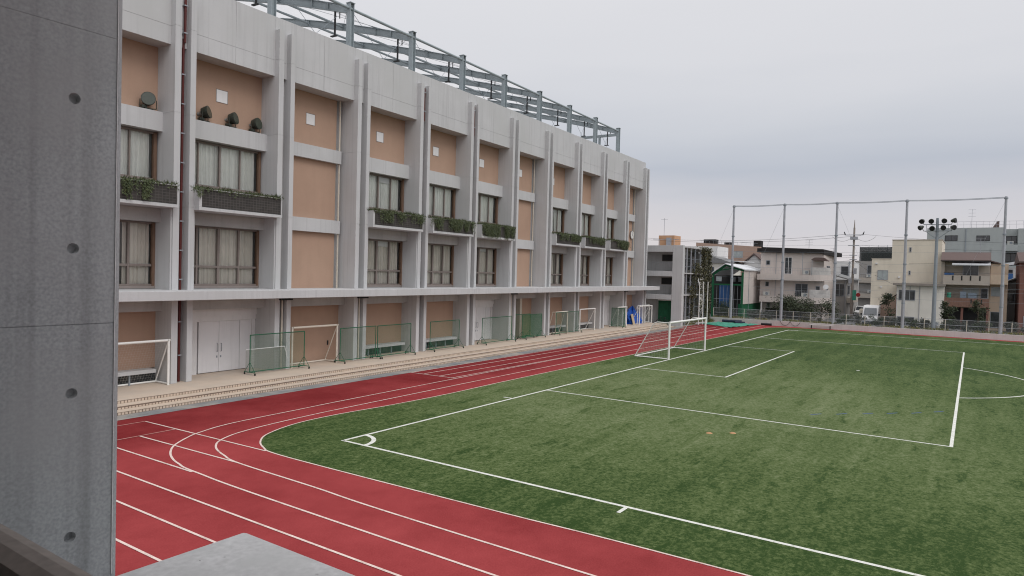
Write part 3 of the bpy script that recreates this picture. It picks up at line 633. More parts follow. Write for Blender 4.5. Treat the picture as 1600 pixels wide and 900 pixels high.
def floodlight(base, d, label, frame='b', dn=(0, 0, 1)):
    t = thing('floodlight', label, 'floodlight', base, frame, 'floodlights on the school facade'); t.scale = (.86, .86, .86)
    bx, by, bz = base; d = Vector(d).normalized(); c = Vector((bx, by, bz+.52)); rt = d.cross(Vector((0, 0, 1))).normalized()
    b = MB(); b.tube(c-d*.30, c-d*.12, .10, 14, .2); b.tube(c-d*.42, c-d*.30, .085, 12); b.build('housing', 'flood_back', t)
    b = MB(); b.tube(c-d*.14, c+d*.10, .27, 20, .33); b.tube(c+d*.10, c+d*.14, .33, 20); b.tube(c+d*.14, c+d*.22, .34, 20); b.build('reflector', 'flood', t)
    b = MB(); b.disc(c+d*.224, d, .31, 20); b.build('lens', 'lens', t)
    b = MB()
    for s in (-1, 1): b.path([(bx+rt.x*.05*s, by+rt.y*.05*s, bz+.06), tuple(Vector((bx, by, bz+.08))+rt*.37*s), tuple(c+rt*.37*s)], .022, 6)
    b.build('bracket', 'flood', t)
    b = MB(); b.box(bx-.2, bx+.2, by-.12, by+.12, bz+.002, bz+.07); b.box(bx-.36, bx-.1, by-.1, by+.14, bz+.07, bz+.2); b.build('base_plate', 'flood', t)
floodlight((.72, 13.22, 12.30), (-.45, -.85, .10), 'round floodlight alone on the beam nearest the left concrete wall')
floodlight((3.42, 13.22, 12.30), (.55, -.80, .22), 'floodlight with hood, left of three on one beam')
floodlight((4.85, 13.22, 12.30), (.48, -.85, .18), 'floodlight below the square vent cover, middle of three')
floodlight((6.17, 13.22, 12.30), (.32, -.92, .15), 'floodlight at the right end of the row of three')

ck = thing('wall_clock', 'round white wall clock on the farthest salmon panel of the school', 'clock', (55.0-1.2, 13.5, 10.1), 'b')
cx_ = 54.84
BASE[ck.name] = (cx_, 13.5, 10.1); ck.location = BM @ Vector((cx_, 13.5, 10.1))
b = MB(); b.tube((cx_, 13.495, 10.1), (cx_, 13.34, 10.1), .46, 28); b.build('rim', 'frame', ck)
b = MB(); b.disc((cx_, 13.335, 10.1), (0, -1, 0), .43, 28); b.build('dial', 'clock_face', ck)
b = MB(); b.box(cx_-.02, cx_+.02, 13.325, 13.332, 10.08, 10.42); b.tube((cx_, 13.328, 10.1), (cx_+.2, 13.328, 9.98), .022, 5)
for i in range(12):
    a = i*math.pi/6; b.tube((cx_+.34*math.sin(a), 13.33, 10.1+.34*math.cos(a)), (cx_+.40*math.sin(a), 13.33, 10.1+.40*math.cos(a)), .014, 4)
b.build('hands', 'black', ck)

# ================================================================== practice nets and goals on the terrace
TZ = .33
GN = 'movable practice nets along the terrace'
def net_screen(x0, x1, y, label, h=1.93, yaw=0, cols=2, mat='green_net'):
    t = thing('net_screen', label, 'net screen', ((x0+x1)/2, y, TZ), 'b', GN)
    zb, zt = TZ+.14, TZ+h
    b = MB(); b.path([(x0, y, zb), (x0, y, zt), (x1, y, zt), (x1, y, zb), (x0, y, zb)], .024, 8); b.build('frame', 'green_steel', t)
    b = MB(); b.quad((x0, y+.003, zb), (x1, y+.003, zb), (x1, y+.003, zt), (x0, y+.003, zt)); b.build('net', mat, t)
    for xx in (x0, x1):
        b = MB(); b.tube((xx, y-.42, TZ+.13), (xx, y+.42, TZ+.13), .022, 6); b.tube((xx, y-.4, TZ+.13), (xx, y, TZ+.62), .013, 6); b.tube((xx, y+.4, TZ+.13), (xx, y, TZ+.62), .013, 6)
        lo = b.build('leg', 'green_steel', t)
        for s in (-.4, .4):
            c = MB(); c.tube((xx-.015, y+s, TZ+.05), (xx+.015, y+s, TZ+.05), .05, 10); c.tube((xx, y+s, TZ+.05), (xx, y+s, TZ+.13), .015, 5); c.build('caster', 'rubber', lo)
    return t
net_screen(5.08, 8.36, 11.85, 'green net screen standing before the white double doors, nearest one')
net_screen(10.85, 13.62, 11.85, 'green net screen overlapping the right post of the cream goal')
net_screen(13.72, 16.65, 11.8, 'green net screen across the first bench bay after the cream goal')
net_screen(18.6, 21.7, 11.85, 'green net screen before the bench left of the second white doors')
net_screen(24.3, 28.2, 11.75, 'wide thin net screen in front of the second white doors')
net_screen(29.9, 32.9, 11.85, 'dark green net screen standing in front of two others, right of white doors', mat='dense_green_net')
net_screen(29.3, 32.0, 12.4, 'green net screen standing just behind the dark green one')
net_screen(35.4, 39.5, 11.85, 'green net screen covering the small white goal by a bench')
# one screen seen end-on
t = thing('net_screen', 'green net screen turned end-on beside the far white doors', 'net screen', (47.7, 11.7, TZ), 'b', GN)
b = MB(); x_ = 47.75; b.path([(x_, 10.9, TZ+.14), (x_, 10.9, TZ+1.95), (x_, 12.3, TZ+1.95), (x_, 12.3, TZ+.14), (x_, 10.9, TZ+.14)], .03, 8); b.build('frame', 'green_steel', t)
b = MB(); b.quad((x_, 10.9, TZ+.14), (x_, 12.3, TZ+.14), (x_, 12.3, TZ+1.95), (x_, 10.9, TZ+1.95)); b.build('net', 'dense_green_net', t)
for yy in (10.9, 12.3):
    b = MB(); b.tube((x_-.42, yy, TZ+.12), (x_+.42, yy, TZ+.12), .022, 6); b.tube((x_-.4, yy, TZ+.13), (x_, yy, TZ+.6), .013, 6); b.tube((x_+.4, yy, TZ+.13), (x_, yy, TZ+.6), .013, 6); lo = b.build('leg', 'green_steel', t)
    for s in (-.4, .4):
        c = MB(); c.tube((x_+s, yy-.015, TZ+.05), (x_+s, yy+.015, TZ+.05), .05, 10); c.build('caster', 'rubber', lo)

def small_goal(x0, x1, y, depth, h, label, mat='goal_cream', rad=.055, net='grey_net', hood=0, group='small goals stored on the terrace'):
    t = thing('small_goal', label, 'goal', ((x0+x1)/2, y, TZ), 'b', group)
    z0 = TZ+.05; zt = TZ+h
    b = MB(); b.path([(x0, y, z0-.05), (x0, y, zt), (x1, y, zt), (x1, y, z0-.05)], rad, 10)
    for p in ((x0, y, zt), (x1, y, zt)): b.tube((p[0]-rad, y, zt), (p[0]+rad, y, zt), rad, 10)
    b.build('goal_frame', mat, t)
    b = MB(); b.path([(x0, y, z0), (x0, y+depth, z0), (x1, y+depth, z0), (x1, y, z0)], rad*.8, 8)
    for xx in (x0, x1): b.path([(xx, y, zt), (xx, y+hood, zt), (xx, y+depth, z0)], rad*.55, 6)
    b.build('back_frame', mat, t)
    if net:
        b = MB(); b.quad((x0, y+depth, z0), (x1, y+depth, z0), (x1, y+hood, zt), (x0, y+hood, zt))
        for xx in (x0, x1): b.quad((xx, y, z0), (xx, y+depth, z0), (xx, y+hood+.01, zt), (xx, y, zt), ((0, 0), (depth, 0), (hood, h), (0, h)))
        b.build('net', net, t)
    return t
small_goal(-1.9, 1.12, 12.05, 1.0, 1.95, 'white small goal at the left beside the near concrete wall', mat='goal', net='white_net')
small_goal(7.9, 10.98, 12.25, .95, 2.1, 'cream small goal in the plain salmon ground floor bay', net=None)
small_goal(35.5, 37.6, 11.95, .8, 1.95, 'white goal with rounded corners behind a green net by a bench', net='grey_net', hood=.3)
small_goal(40.0, 43.1, 11.95, .95, 2.05, 'square white goal standing in front of the farthest bench', mat='goal', net='grey_net')
small_goal(48.35, 50.55, 11.9, .9, 2.0, 'white goal beside the end-on green screen', mat='goal', net=None)
small_goal(53.7, 57.3, 11.75, 1.0, 1.95, 'white goal in front of the blue tarpaulin heap', mat='goal', net=None)
small_goal(54.2, 57.6, 12.2, .9, 1.98, 'white goal nested behind another at the block\'s far corner', mat='goal', net=None)

t = thing('folded_net', 'low grey net with white top band behind the nearest green screen', 'net', (6.3, 12.35, TZ), 'b')
b = MB(); b.quad((5.2, 12.35, TZ+.02), (7.3, 12.05, TZ+.02), (7.3, 12.05, TZ+1.2), (5.2, 12.35, TZ+1.15)); b.build('net', net_mat('heavy grey net', (.30, .29, .27), .03, .010), t)
b = MB(); b.path([(5.2, 12.345, TZ+1.16), (7.25, 12.045, TZ+1.21), (7.35, 12.03, TZ+.9), (7.4, 12.03, TZ+.55)], .028, 6); b.build('top_band', 'white', t)
# tarpaulin heap
def heap(name, base, rx, ry, h, mat, label, cat, frame='b', seed=3):
    rnd = random.Random(seed); b = MB(); n1, n2 = 22, 8; vs = []
    for j in range(n2+1):
        q = j/n2
        for i in range(n1):
            a = 2*math.pi*i/n1; k = (1-q*q*.9) + .22*math.sin(a*5+q*6)*(1-q) + rnd.gauss(0, .05)
            vs.append((base[0]+rx*k*math.cos(a), base[1]+ry*k*math.sin(a), base[2]+h*(q**.8)*(1+.12*math.sin(a*3)) + (rnd.gauss(0, .04) if j else .0)))
    b._add(vs, [(j*n1+i, j*n1+(i+1) % n1, (j+1)*n1+(i+1) % n1, (j+1)*n1+i) for j in range(n2) for i in range(n1)] + [tuple(n2*n1+i for i in range(n1))])
    return tag(b.build(name, mat, base=base, frame=frame), label, cat)
heap('tarpaulin', (54.3, 12.85, TZ), 1.9, .75, 1.75, 'tarp', 'crumpled bright blue tarpaulin heaped before the farthest salmon panel', 'tarpaulin')
t = thing('board', 'pale plywood boards leaning on the blue tarpaulin', 'boards', (53.0, 12.3, TZ), 'b')
b = MB()
for i in range(3): b.prism([(12.0+.08*i, TZ), (12.05+.08*i, TZ), (12.35+.08*i, TZ+1.1), (12.3+.08*i, TZ+1.1)], 0, 52.7+.25*i, 53.2+.25*i)
b.build('panel', 'wood_board', t)

# ================================================================== football goal on the pitch
goal = thing('football_goal', 'white full size football goal on the goal line', 'goal', (mid, 0, 0))
GX0, GX1 = mid-3.72, mid+3.72
b = MB(); b.tube((GX0, 0, 0), (GX0, 0, 2.56), .075, 14); b.build('post', 'goal', goal)
b = MB(); b.tube((GX1, 0, 0), (GX1, 0, 2.56), .075, 14); b.build('post', 'goal', goal)
b = MB(); b.tube((GX0-.075, 0, 2.5), (GX1+.075, 0, 2.5), .075, 14); b.build('crossbar', 'goal', goal)
for xx in (GX0, GX1):
    b = MB(); b.path([(xx, 0, 2.48), (xx, .85, 2.5), (xx, 1.05, 2.44), (xx, 1.2, 2.28), (xx, 2.45, .06)], .034, 8); b.build('stay', 'goal', goal)
b = MB(); b.path([(GX0, .05, .05), (GX0, 2.45, .05), (GX1, 2.45, .05), (GX1, .05, .05)], .045, 8); b.build('ground_bar', 'goal', goal)
b = MB()
b.quad((GX0, 2.45, .06), (GX1, 2.45, .06), (GX1, 1.2, 2.25), (GX0, 1.2, 2.25)); b.quad((GX0, 1.15, 2.3), (GX1, 1.15, 2.3), (GX1, .05, 2.48), (GX0, .05, 2.48))
for xx in (GX0, GX1): b.quad((xx, .05, .06), (xx, 2.45, .06), (xx, 1.1, 2.35), (xx, .05, 2.45), ((0, 0), (2.4, 0), (1.1, 2.3), (0, 2.4)))
b.build('net', net_mat('thin grey goal netting', (.40, .41, .38), .12, .007), goal)

for i, (x_, y_, lb) in enumerate([(9.12, -9.11, 'flat orange marker disc on the turf, the one nearer the corner arc'), (9.7, -9.79, 'flat orange marker disc on the turf, the one farther from the corner arc')]):
    b = MB(); b.tube((x_, y_, .004), (x_, y_, .035), .12, 14, .06); tag(b.build('marker_disc', 'orange_plastic', base=(x_, y_, 0)), lb, 'marker disc', 'orange markers on the turf')

# ground sheet and dark rolls at the track end
t = MB(); rnd = random.Random(5); nx, ny = 14, 10; vs = []
for j in range(ny+1):
    for i in range(nx+1):
        p, q = i/nx, j/ny
        A_ = Vector((62.0, 5.6)).lerp(Vector((65.2, 10.2)), q); B_ = Vector((69.9, 4.5)).lerp(Vector((70.3, 9.6)), q); P_ = A_.lerp(B_, p)
        vs.append((P_.x+rnd.gauss(0, .08), P_.y+rnd.gauss(0, .08), .03+abs(rnd.gauss(0, .05))))
t._add(vs, [(j*(nx+1)+i, j*(nx+1)+i+1, (j+1)*(nx+1)+i+1, (j+1)*(nx+1)+i) for j in range(ny) for i in range(nx)])
tag(t.build('ground_sheet', 'green_mat', base=(66, 7, 0)), 'crumpled teal ground sheet lying at the end of the track', 'sheet')
b = MB(); b.tube((69.6, 8.9, .28), (69.9, 6.6, .28), .17, 12); b.tube((69.5, 7.3, .16), (69.9, 6.2, .16), .15, 12)
tag(b.build('rolled_mat', pm('navy roll', (.02, .025, .05), .3, 4, .6), base=(69.7, 7.5, 0)), 'dark navy rolled mat on top of the teal sheet', 'rolled mat')
b = MB(); b.tube((70.0, 4.3, .14), (70.1, 3.1, .14), .14, 12); tag(b.build('sand_bag', 'black', base=(70, 3.7, 0)), 'short black roll on the ground against the low wall', 'bag')
b = MB(); b.path([(62.6, 11.5, .2), (63.2, 10.4, .15), (64.6, 10.0, .12), (66.2, 10.1, .12)], .13, 8); tag(b.build('folded_sheet', pm('grey sheet', (.4, .4, .4), .2, 3, .7), base=(64, 10.5, 0)), 'grey rolled sheet edging the teal ground sheet', 'rolled sheet')

# ================================================================== low wall, fence, tall poles
rw = MB()
y_ = -70.
while y_ < 10.8:
    rw.box(70.45, 70.75, y_+.006, min(y_+3.0, 10.8)-.006, -.02, .60); y_ += 3.0
rw.box(70.47, 70.73, -70, 10.79, -.02, .585)
o = rw.build('retaining_wall', 'retain', base=(70.6, 0, 0)); tag(o, 'low pale concrete wall along the far end of the pitch', 'wall')
b = MB(); b.box(70.75, 73.4, -70, 10.8, -.02, .56); struct(b.build('planting_bank', 'ground'))
b = MB(); b.box(73.4, 260, -120, 40, -.02, .30); struct(b.build('street', 'street'))
fence = thing('mesh_fence', 'long chain link fence with pale posts on the low wall', 'fence', (71.35, 0, .56))
fy_ = 10.6; k = 0
fposts = []
while fy_ > -60: fposts.append(fy_); fy_ -= 1.93
for p in fposts:
    b = MB(); b.tube((71.35, p, .5), (71.35, p, 1.80), .032, 8); b.build('post', 'goal_cream', fence)
b = MB()
for zz in (1.78, 1.2, .66): b.tube((71.35, 10.6, zz), (71.35, -60, zz), .018, 6)
b.build('rail', 'galv', fence)
b = MB(); b.quad((71.36, 10.6, .62), (71.36, -60, .62), (71.36, -60, 1.78), (71.36, 10.6, 1.78)); b.build('mesh_panel', 'chain', fence)

GP = 'tall steel poles behind the low wall'
PYS = [8.31, 2.27, -3.51, -10.52, -19.32]
PL = ['tall grey net pole in front of the green framed shed', 'tall grey net pole in front of the pink balcony house', 'tall grey net pole at the right corner of the pink balcony house',
      'tall grey net pole in front of the beige stepped house', 'tall grey net pole on the far right by the brown tiled house']
for y_, lb in zip(PYS, PL):
    t = thing('net_pole', lb, 'pole', (71.0, y_, .56), group=GP)
    b = MB(); b.tube((71.0, y_, .5), (71.0, y_, 5.5), .17, 14); b.build('lower_tube', 'galv', t)
    b = MB(); b.tube((71.0, y_, 5.5), (71.0, y_, 14.75), .15, 14, .115); b.build('upper_tube', 'galv', t)
    b = MB()
    for zz in (3.3, 5.5, 7.6, 10.8, 14.5): b.tube((71.0, y_, zz), (71.0, y_, zz+.12), .19, 12)
    b.build('collar', 'galv_dark', t)
b = MB()
for a, c in zip(PYS, PYS[1:]):
    n_ = 8
    for off_ in (0, .09):
        b.path([(71.0, a+(c-a)*i/n_, 14.68-off_-.28*math.sin(math.pi*i/n_)*.3) for i in range(n_+1)], .028, 5)
tag(b.build('net_cable', 'galv_dark', base=(71, -5, 14.6)), 'twin steel cable strung across the tops of the grey net poles', 'cable')
b = MB()
for y_, s in ((8.31, 1), (2.27, 1), (-3.51, -1), (-19.32, 1)):
    b.tube((71.0, y_, 14.4), (71.3, y_+3.2*s, 6.5), .010, 4)
tag(b.build('guy_wire', 'galv', base=(71, -5, 6)), 'thin guy wires slanting down between the net poles', 'wire')

# floodlight mast
mast = thing('floodlight_mast', 'grey floodlight mast with eight dark lamps on two crossarms', 'light mast', (71.5, -13.4, .56))
b = MB(); b.tube((71.5, -13.4, .5), (71.5, -13.4, 12.7), .22, 14, .13); b.build('mast', 'galv_dark', mast)
for zz in (12.0, 11.3):
    b = MB(); b.tube((71.38, -12.15, zz), (71.38, -14.7, zz), .04, 8); b.build('crossarm', 'galv_dark', mast)
b = MB()
for s in (-1, 1): b.tube((71.4, -13.4+1.1*s, 11.3), (71.5, -13.4, 10.4), .03, 6); b.tube((71.38, -13.4+1.0*s, 12.0), (71.38, -13.4+1.0*s, 11.3), .02, 6)
b.build('brace', 'galv_dark', mast)
for i, (yy, zz, d) in enumerate([(-12.0, 12.38, (-.8, .3, -.35)), (-12.85, 12.38, (-.9, .05, -.35)), (-14.0, 12.40, (-.85, -.2, -.3)), (-14.9, 12.38, (-.3, -.95, .1)),
                                 (-11.9, 11.68, (-.6, .7, -.45)), (-12.95, 11.62, (-.9, .1, -.45)), (-13.95, 11.66, (-.9, -.1, -.3)), (-14.85, 11.66, (-.65, -.65, -.2))]):
    d = Vector(d).normalized(); c = Vector((71.25, yy, zz))
    b = MB(); b.tube(c-d*.28, c, .12, 12, .24); b.tube(c, c+d*.20, .25, 14, .27); b.tube(c-d*.1, (71.38, max(-14.7, min(-12.15, yy)), 12.0 if zz > 12 else 11.3), .03, 5); h = b.build('lamp_head', 'flood', mast)
    b = MB(); b.disc(c+d*.205, d, .25, 14); b.build('lens', 'black', h)

# three white flag poles
for i, (xx, lb) in enumerate([(63.2, 'white flagpole nearest the creeper covered annex'), (64.57, 'white flagpole in the middle of the three'), (66.23, 'white flagpole on the right of the three, near the green shed')]):
    b = MB(); b.tube((xx, 9.75, 0), (xx, 9.75, 5.0), .06, 10, .045); b.tube((xx, 9.75, 5.0), (xx, 9.75, 5.08), .07, 8, .03); tag(b.build('flagpole', 'goal', base=(xx, 9.75, 0)), lb, 'flagpole', 'white flagpoles at the track end')

# ================================================================== annex with creepers
an = thing('school_annex', 'grey concrete three storey annex with open balconies and creeper trellis', 'building', (59, 10.3, 0))
AX, AY = 59.0, 10.35
b = MB(); b.box(AX, AX+.5, AY+1.22, 17.5, 8.42, 9.16); b.box(AX, AX+.5, AY+1.22, 17.5, 5.62, 6.22); b.box(AX, AX+.5, AY+1.22, 17.5, 2.95, 3.52); b.box(AX, AX+.6, AY, AY+1.2, 0, 9.18)
b.build('balcony_band', 'concrete', an, bevel=.012)
b = MB(); b.box(AX+1.6, 68.6, AY+1.5, 17.5, 0, 8.7); b.box(AX+.5, 68.6, AY+1.25, 17.4, 8.7, 9.1); b.box(AX+.5, AX+1.6, AY+1.25, 17.4, 5.66, 5.9); b.box(AX+.5, AX+1.6, AY+1.25, 17.4, 2.98, 3.2); b.box(AX+.6, AX+1.6, AY+.3, AY+1.2, 0, 9.1)
b.build('wall', 'concrete_soft', an)
for zz in (6.22, 3.52):
    b = MB(); b.box(AX+1.54, AX+1.595, AY+1.5, AY+3.1, zz+1.15, zz+1.95); wv = b.build('window', 'frame', an)
    b = MB(); b.box(AX+1.52, AX+1.535, AY+1.56, AY+3.04, zz+1.2, zz+1.9); b.build('pane', 'dark', wv)
    b = MB()
    for q in range(14): b.tube((AX+.7, AY+1.3+.26*q, zz), (AX+.7, AY+1.3+.26*q, zz+1.0), .012, 5)
    b.tube((AX+.7, AY+1.25, zz+1.02), (AX+.7, AY+5, zz+1.02), .025, 6); b.build('railing', 'galv', an)
b = MB(); b.quad((AX+.9, AY+1.3, .1), (AX+.9, AY+3.1, .1), (AX+.9, AY+3.1, 2.8), (AX+.9, AY+1.3, 2.8)); b.build('net_curtain', pm('green net curtain', (.012, .085, .04), .3, 2, .8, streak=.3), an)
b = MB(); b.box(AX+.85, AX+.95, AY+1.25, AY+3.15, 2.8, 2.9); b.build('net_rail', 'goal', an)
# side facing the pitch: slabs, posts, cloth
b = MB()
for zz in (8.95, 5.95, 3.45): b.box(AX+.6, 68.4, AY+.02, AY+1.6, zz, zz+.13)
b.build('gallery_slab', 'concrete_soft', an)
for xx in (60.6, 62.0, 63.4, 65.2, 67.0, 68.3):
    b = MB(); b.box(xx-.05, xx+.05, AY+.05, AY+.17, 0, 8.95); b.build('trellis_post', 'galv' if xx < 63 else 'galv_dark', an)
b = MB()
for zz in (1.0, 2.1, 4.3, 5.0, 6.8, 7.7):
    b.tube((60.0, AY+.1, zz), (68.3, AY+.1, zz), .015, 5)
b.build('trellis_wire', 'galv_dark', an)
for xx in (61.4, 64.4):
    for zz in (.9, 3.9, 6.5):
        b = MB(); b.box(xx, xx+2.2, AY+1.24, AY+1.295, zz, zz+1.6); b.build('window', 'dark_glass', an)
b = MB(); b.box(60.7, 68.55, AY+1.30, AY+1.45, .1, 8.6); b.build('gallery_wall', pm('gallery wall with painted shade', (.14, .135, .125), .2, 1.5, .8), an)  # dark sheet puts the gallery's inner shade into the wall colour
rnd = random.Random(11); b = MB()
for cx, w_, z0, z1, n_ in ((68.2, .5, .3, 9.2, 2600), (62.2, .35, .4, 3.2, 300), (64.9, .35, 3.4, 6.0, 300), (66.2, .45, 3.5, 8.9, 900), (64.0, .9, 6.3, 7.3, 350), (66.6, .5, 5.8, 9.2, 700), (63.0, .5, 3.2, 6.4, 420), (62.0, .7, 3.2, 4.6, 260), (65.5, .8, .5, 3.4, 300), (64.6, 1.6, 6.0, 6.7, 300), (66.0, 1.3, 8.5, 9.3, 250), (67.3, .5, .5, 6, 600)):
    for i in range(n_):
        p = (rnd.gauss(cx, w_*.5), AY+rnd.uniform(-.25, .3), rnd.uniform(z0, z1))
        b.leaf(p, (rnd.gauss(0, 1), rnd.gauss(-.4, .6), rnd.gauss(-.5, .6)), (rnd.gauss(0, 1), -1, rnd.gauss(0, 1)), rnd.uniform(.12, .26), rnd.uniform(.08, .16))
tag(b.build('creeper', 'dry_leaf', base=(66, AY, 0)), 'brownish creeper climbing the trellis on the annex', 'creeper')
b = MB(); vs = []
for i in range(9):
    q = i/8; vs += [(64.0+.35*q, AY-.08-.04*math.sin(q*9), 5.6-.8*q), (64.5+.5*q, AY-.05+.05*math.sin(q*7), 5.4-1.1*q)]
b._add(vs, [(2*i, 2*i+1, 2*i+3, 2*i+2) for i in range(8)], True); tag(b.build('cloth', 'white', base=(64, AY, 5)), 'white cloth hanging from the annex trellis', 'cloth')
b = MB()
for yy in (12.2, 13.1, 14.0): b.tube((61, yy, 9.1), (61, yy, 10.0), .03, 6)
b.tube((61, 11.6, 9.95), (61, 14.8, 9.95), .02, 6); b.build('roof_railing', 'galv', an)

# bicycle by the annex
bk = thing('bicycle', 'dark bicycle parked by the green net doorway of the annex', 'bicycle', (58.3, 12.2, .02))
for dy in (-.5, .5):
    b = MB(); b.path([(58.3, 12.2+dy+.33*math.cos(i*math.pi/10), .36+.33*math.sin(i*math.pi/10)) for i in range(21)], .03, 6); wv = b.build('wheel', 'rubber', bk)
    b = MB()
    for i in range(6): b.tube((58.3, 12.2+dy-.32*math.cos(i*math.pi/6), .36-.32*math.sin(i*math.pi/6)), (58.3, 12.2+dy+.32*math.cos(i*math.pi/6), .36+.32*math.sin(i*math.pi/6)), .004, 4)
    b.build('spokes', 'galv', wv)
b = MB(); b.path([(58.3, 11.7, .36), (58.3, 12.05, .38), (58.3, 12.0, .9), (58.3, 11.7, .36)], .018, 6); b.path([(58.3, 12.05, .38), (58.3, 12.55, .85), (58.3, 12.02, .82)], .018, 6); b.path([(58.3, 12.7, .36), (58.3, 12.52, 1.0)], .018, 6); b.build('frame', 'black', bk)
b = MB(); b.path([(58.05, 12.4, 1.03), (58.3, 12.52, 1.02), (58.55, 12.4, 1.03)], .015, 6); b.build('handlebar', 'black', bk)
b = MB(); b.box(58.22, 58.38, 11.88, 12.12, .9, .96); b.build('saddle', 'black', bk)

# ================================================================== houses beyond the fence
def hmat(name, col, **k): 
    kk = dict(var=.06, scale=.7, rough=.85, streak=.05, fine=.04, sscale=(1, 1, .2)); kk.update(k); M[name] = pm(name, col, **kk); return name
hmat('pink_render', (.55, .49, .455)); hmat('beige_render', (.66, .60, .50)); hmat('cream_render', (.72, .69, .62)); hmat('grey_render', (.34, .365, .36)); hmat('brown_render', (.39, .275, .22))
hmat('greige', (.42, .375, .325)); hmat('peach', (.58, .46, .35)); hmat('dark_roof', (.022, .02, .02)); hmat('slate', (.20, .20, .20)); hmat('brown_roof', (.12, .085, .078)); hmat('pale_roof', (.62, .63, .65))
hmat('orange_tower', (.50, .29, .17)); hmat('white_render', (.66, .65, .64)); hmat('red_brown', (.20, .10, .08)); hmat('aircon', (.55, .55, .52)); hmat('grey_side', (.30, .285, .27)); hmat('green_frame', (.014, .10, .045)); hmat('blue_sheet', (.05, .13, .32)); hmat('laundry_cloth', (.22, .27, .33))
def win(p, x, y0, y1, z0, z1, n=2, g='dark_glass', ax='x', fr='galv', d=.05):
    """framed window on a wall facing -X (ax='x') or -Y (ax='y')"""
    if y0 > y1: y0, y1 = y1, y0
    if z0 > z1: z0, z1 = z1, z0
    f_ = MB()
    def bx(a, c, z0_, z1_, p0, p1):
        if ax == 'x': f_.box(x+p0, x+p1, a, c, z0_, z1_)
        else: f_.box(a, c, x+p0, x+p1, z0_, z1_)
    t_ = .055
    bx(y0, y0+t_, z0, z1, -d, .02); bx(y1-t_, y1, z0, z1, -d, .02); bx(y0+t_, y1-t_, z0, z0+t_, -d, .02); bx(y0+t_, y1-t_, z1-t_, z1, -d, .02)
    for i in range(1, n): ym = y0+(y1-y0)*i/n; bx(ym-.025, ym+.025, z0+t_, z1-t_, -d+.01, .02)
    o = f_.build('window', fr, p)
    f_ = MB(); bx(y0+.02, y1-.02, z0+.02, z1-.02, -.012, .02); f_.build('pane', g, o)
    return o
def ac(p, x, y, zz):
    b = MB(); b.box(x-.3, x, y-.4, y+.4, zz, zz+.55); o = b.build('air_conditioner', 'aircon', p)
    b = MB(); b.tube((x-.30, y-.08, zz+.28), (x-.32, y-.08, zz+.28), .2, 14); b.build('fan_grille', 'galv_dark', o)
def antenna(base, h, label):
    x, y, zz = base; b = MB(); b.tube(base, (x, y, zz+h), .025, 5)
    for i, hh in enumerate((.98, .8, .62)):
        b.tube((x, y-.5, zz+h*hh), (x, y+.5, zz+h*hh), .018, 4)
        for q in (-.4, -.2, 0, .2, .4): b.tube((x-.35+.05*i, y+q, zz+h*hh), (x+.35, y+q, zz+h*hh), .012, 4)
    tag(b.build('roof_antenna', 'galv', base=base), label, 'antenna', 'roof antennas')

# H1 pink balcony house
h = thing('balcony_house', 'pinkish three storey house with curved balconies and black roof edge', 'house', (82, 3, .3))
b = MB(); b.box(82, 92, -.45, 7.6, 2.5, 9.25); b.box(83.0, 92, -.3, 7.5, .3, 2.5); b.build('wall', 'pink_render', h)
b = MB(); b.prism([(7.5, 9.27), (7.5, 10.0), (-.4, 9.72), (-.4, 9.15), ], 0, 81.6, 92.2); b.build('roof', 'dark_roof', h)
b = MB(); b.prism([(81.7, -.402), (81.7, -.45), (91.5, -1.2), (91.5, -.402)], 2, 9.0, 9.55); b.build('roof_edge', 'dark_roof', h)
b = MB(); b.box(81.8, 84, 7.5, 8.1, 9.3, 9.85); b.build('roof_edge', 'dark_roof', h)
def curved_band(z0, z1, y0, y1, bulge, mat):
    pts = []
    n = 14
    for i in range(n+1):
        q = i/n; yy = y0+(y1-y0)*q; xx = 80.9 + (.0 if q < .7 else 1.5*((q-.7)/.3)**2)
        pts.append((xx, yy))
    poly = pts+[(82.6, y1), (82.6, y0)]
    b = MB(); b.prism(poly, 2, z0, z1); return b.build('balcony', mat, h)
curved_band(5.5, 6.3, 7.75, -1.5, 0, 'pink_render'); curved_band(2.5, 3.3, 7.35, -1.5, 0, 'pink_render')
for (a, c, z0, z1) in ((.95, -1.3, 6.3, 7.3), (1.0, -1.3, 3.3, 4.35)):
    b = MB()
    for i in range(12):
        q = i/12; q2 = (i+1)/12
        def xy(q): yy = a+(c-a)*q; t_ = (7.75-yy)/9.25; return 80.93+(0 if t_ < .7 else 1.5*((t_-.7)/.3)**2), yy
        p0, p1 = xy(q), xy(q2); b.prism([p0, p1, (p1[0]+.04, p1[1]), (p0[0]+.04, p0[1])], 2, z0, z1)
    b.build('balcony_screen', 'ribbed', h)
for z0 in (6.3, 3.3):
    b = MB()
    for i in range(34): b.tube((80.98, 7.6-.2*i, z0), (80.98, 7.6-.2*i, z0+.85), .01, 4)
    b.tube((80.98, 7.6, z0+.86), (80.98, .95, z0+.86), .02, 5); b.build('railing', 'galv', h)
win(h, 82, 4.45, 3.5, 6.35, 8.65, 2, 'dark_glass', fr='white'); win(h, 82, 6.9, 6.35, 7.55, 8.2, 1); win(h, 82, 6.92, 6.4, 4.6, 5.25, 1); win(h, 82, .45, -.1, 4.3, 4.85, 1); win(h, 83, 6.9, 6.4, 1.65, 2.3, 1)
win(h, 82, 3.0, 1.4, 3.4, 5.1, 2, 'dark_glass', fr='galv')
win(h, -.45, 84, 86.5, 6.4, 7.6, 2, 'dark_glass', ax='y'); win(h, -.45, 84, 85.6, 3.6, 4.7, 2, 'dark_glass', ax='y')
b = MB(); b.prism([(.9, 8.35), (.5, 8.6), (-.6, 8.6), (-1.1, 8.2), (-1.1, 8.12), (.9, 8.27)], 0, 80.9, 82.0); b.build('awning', 'brown_roof', h)
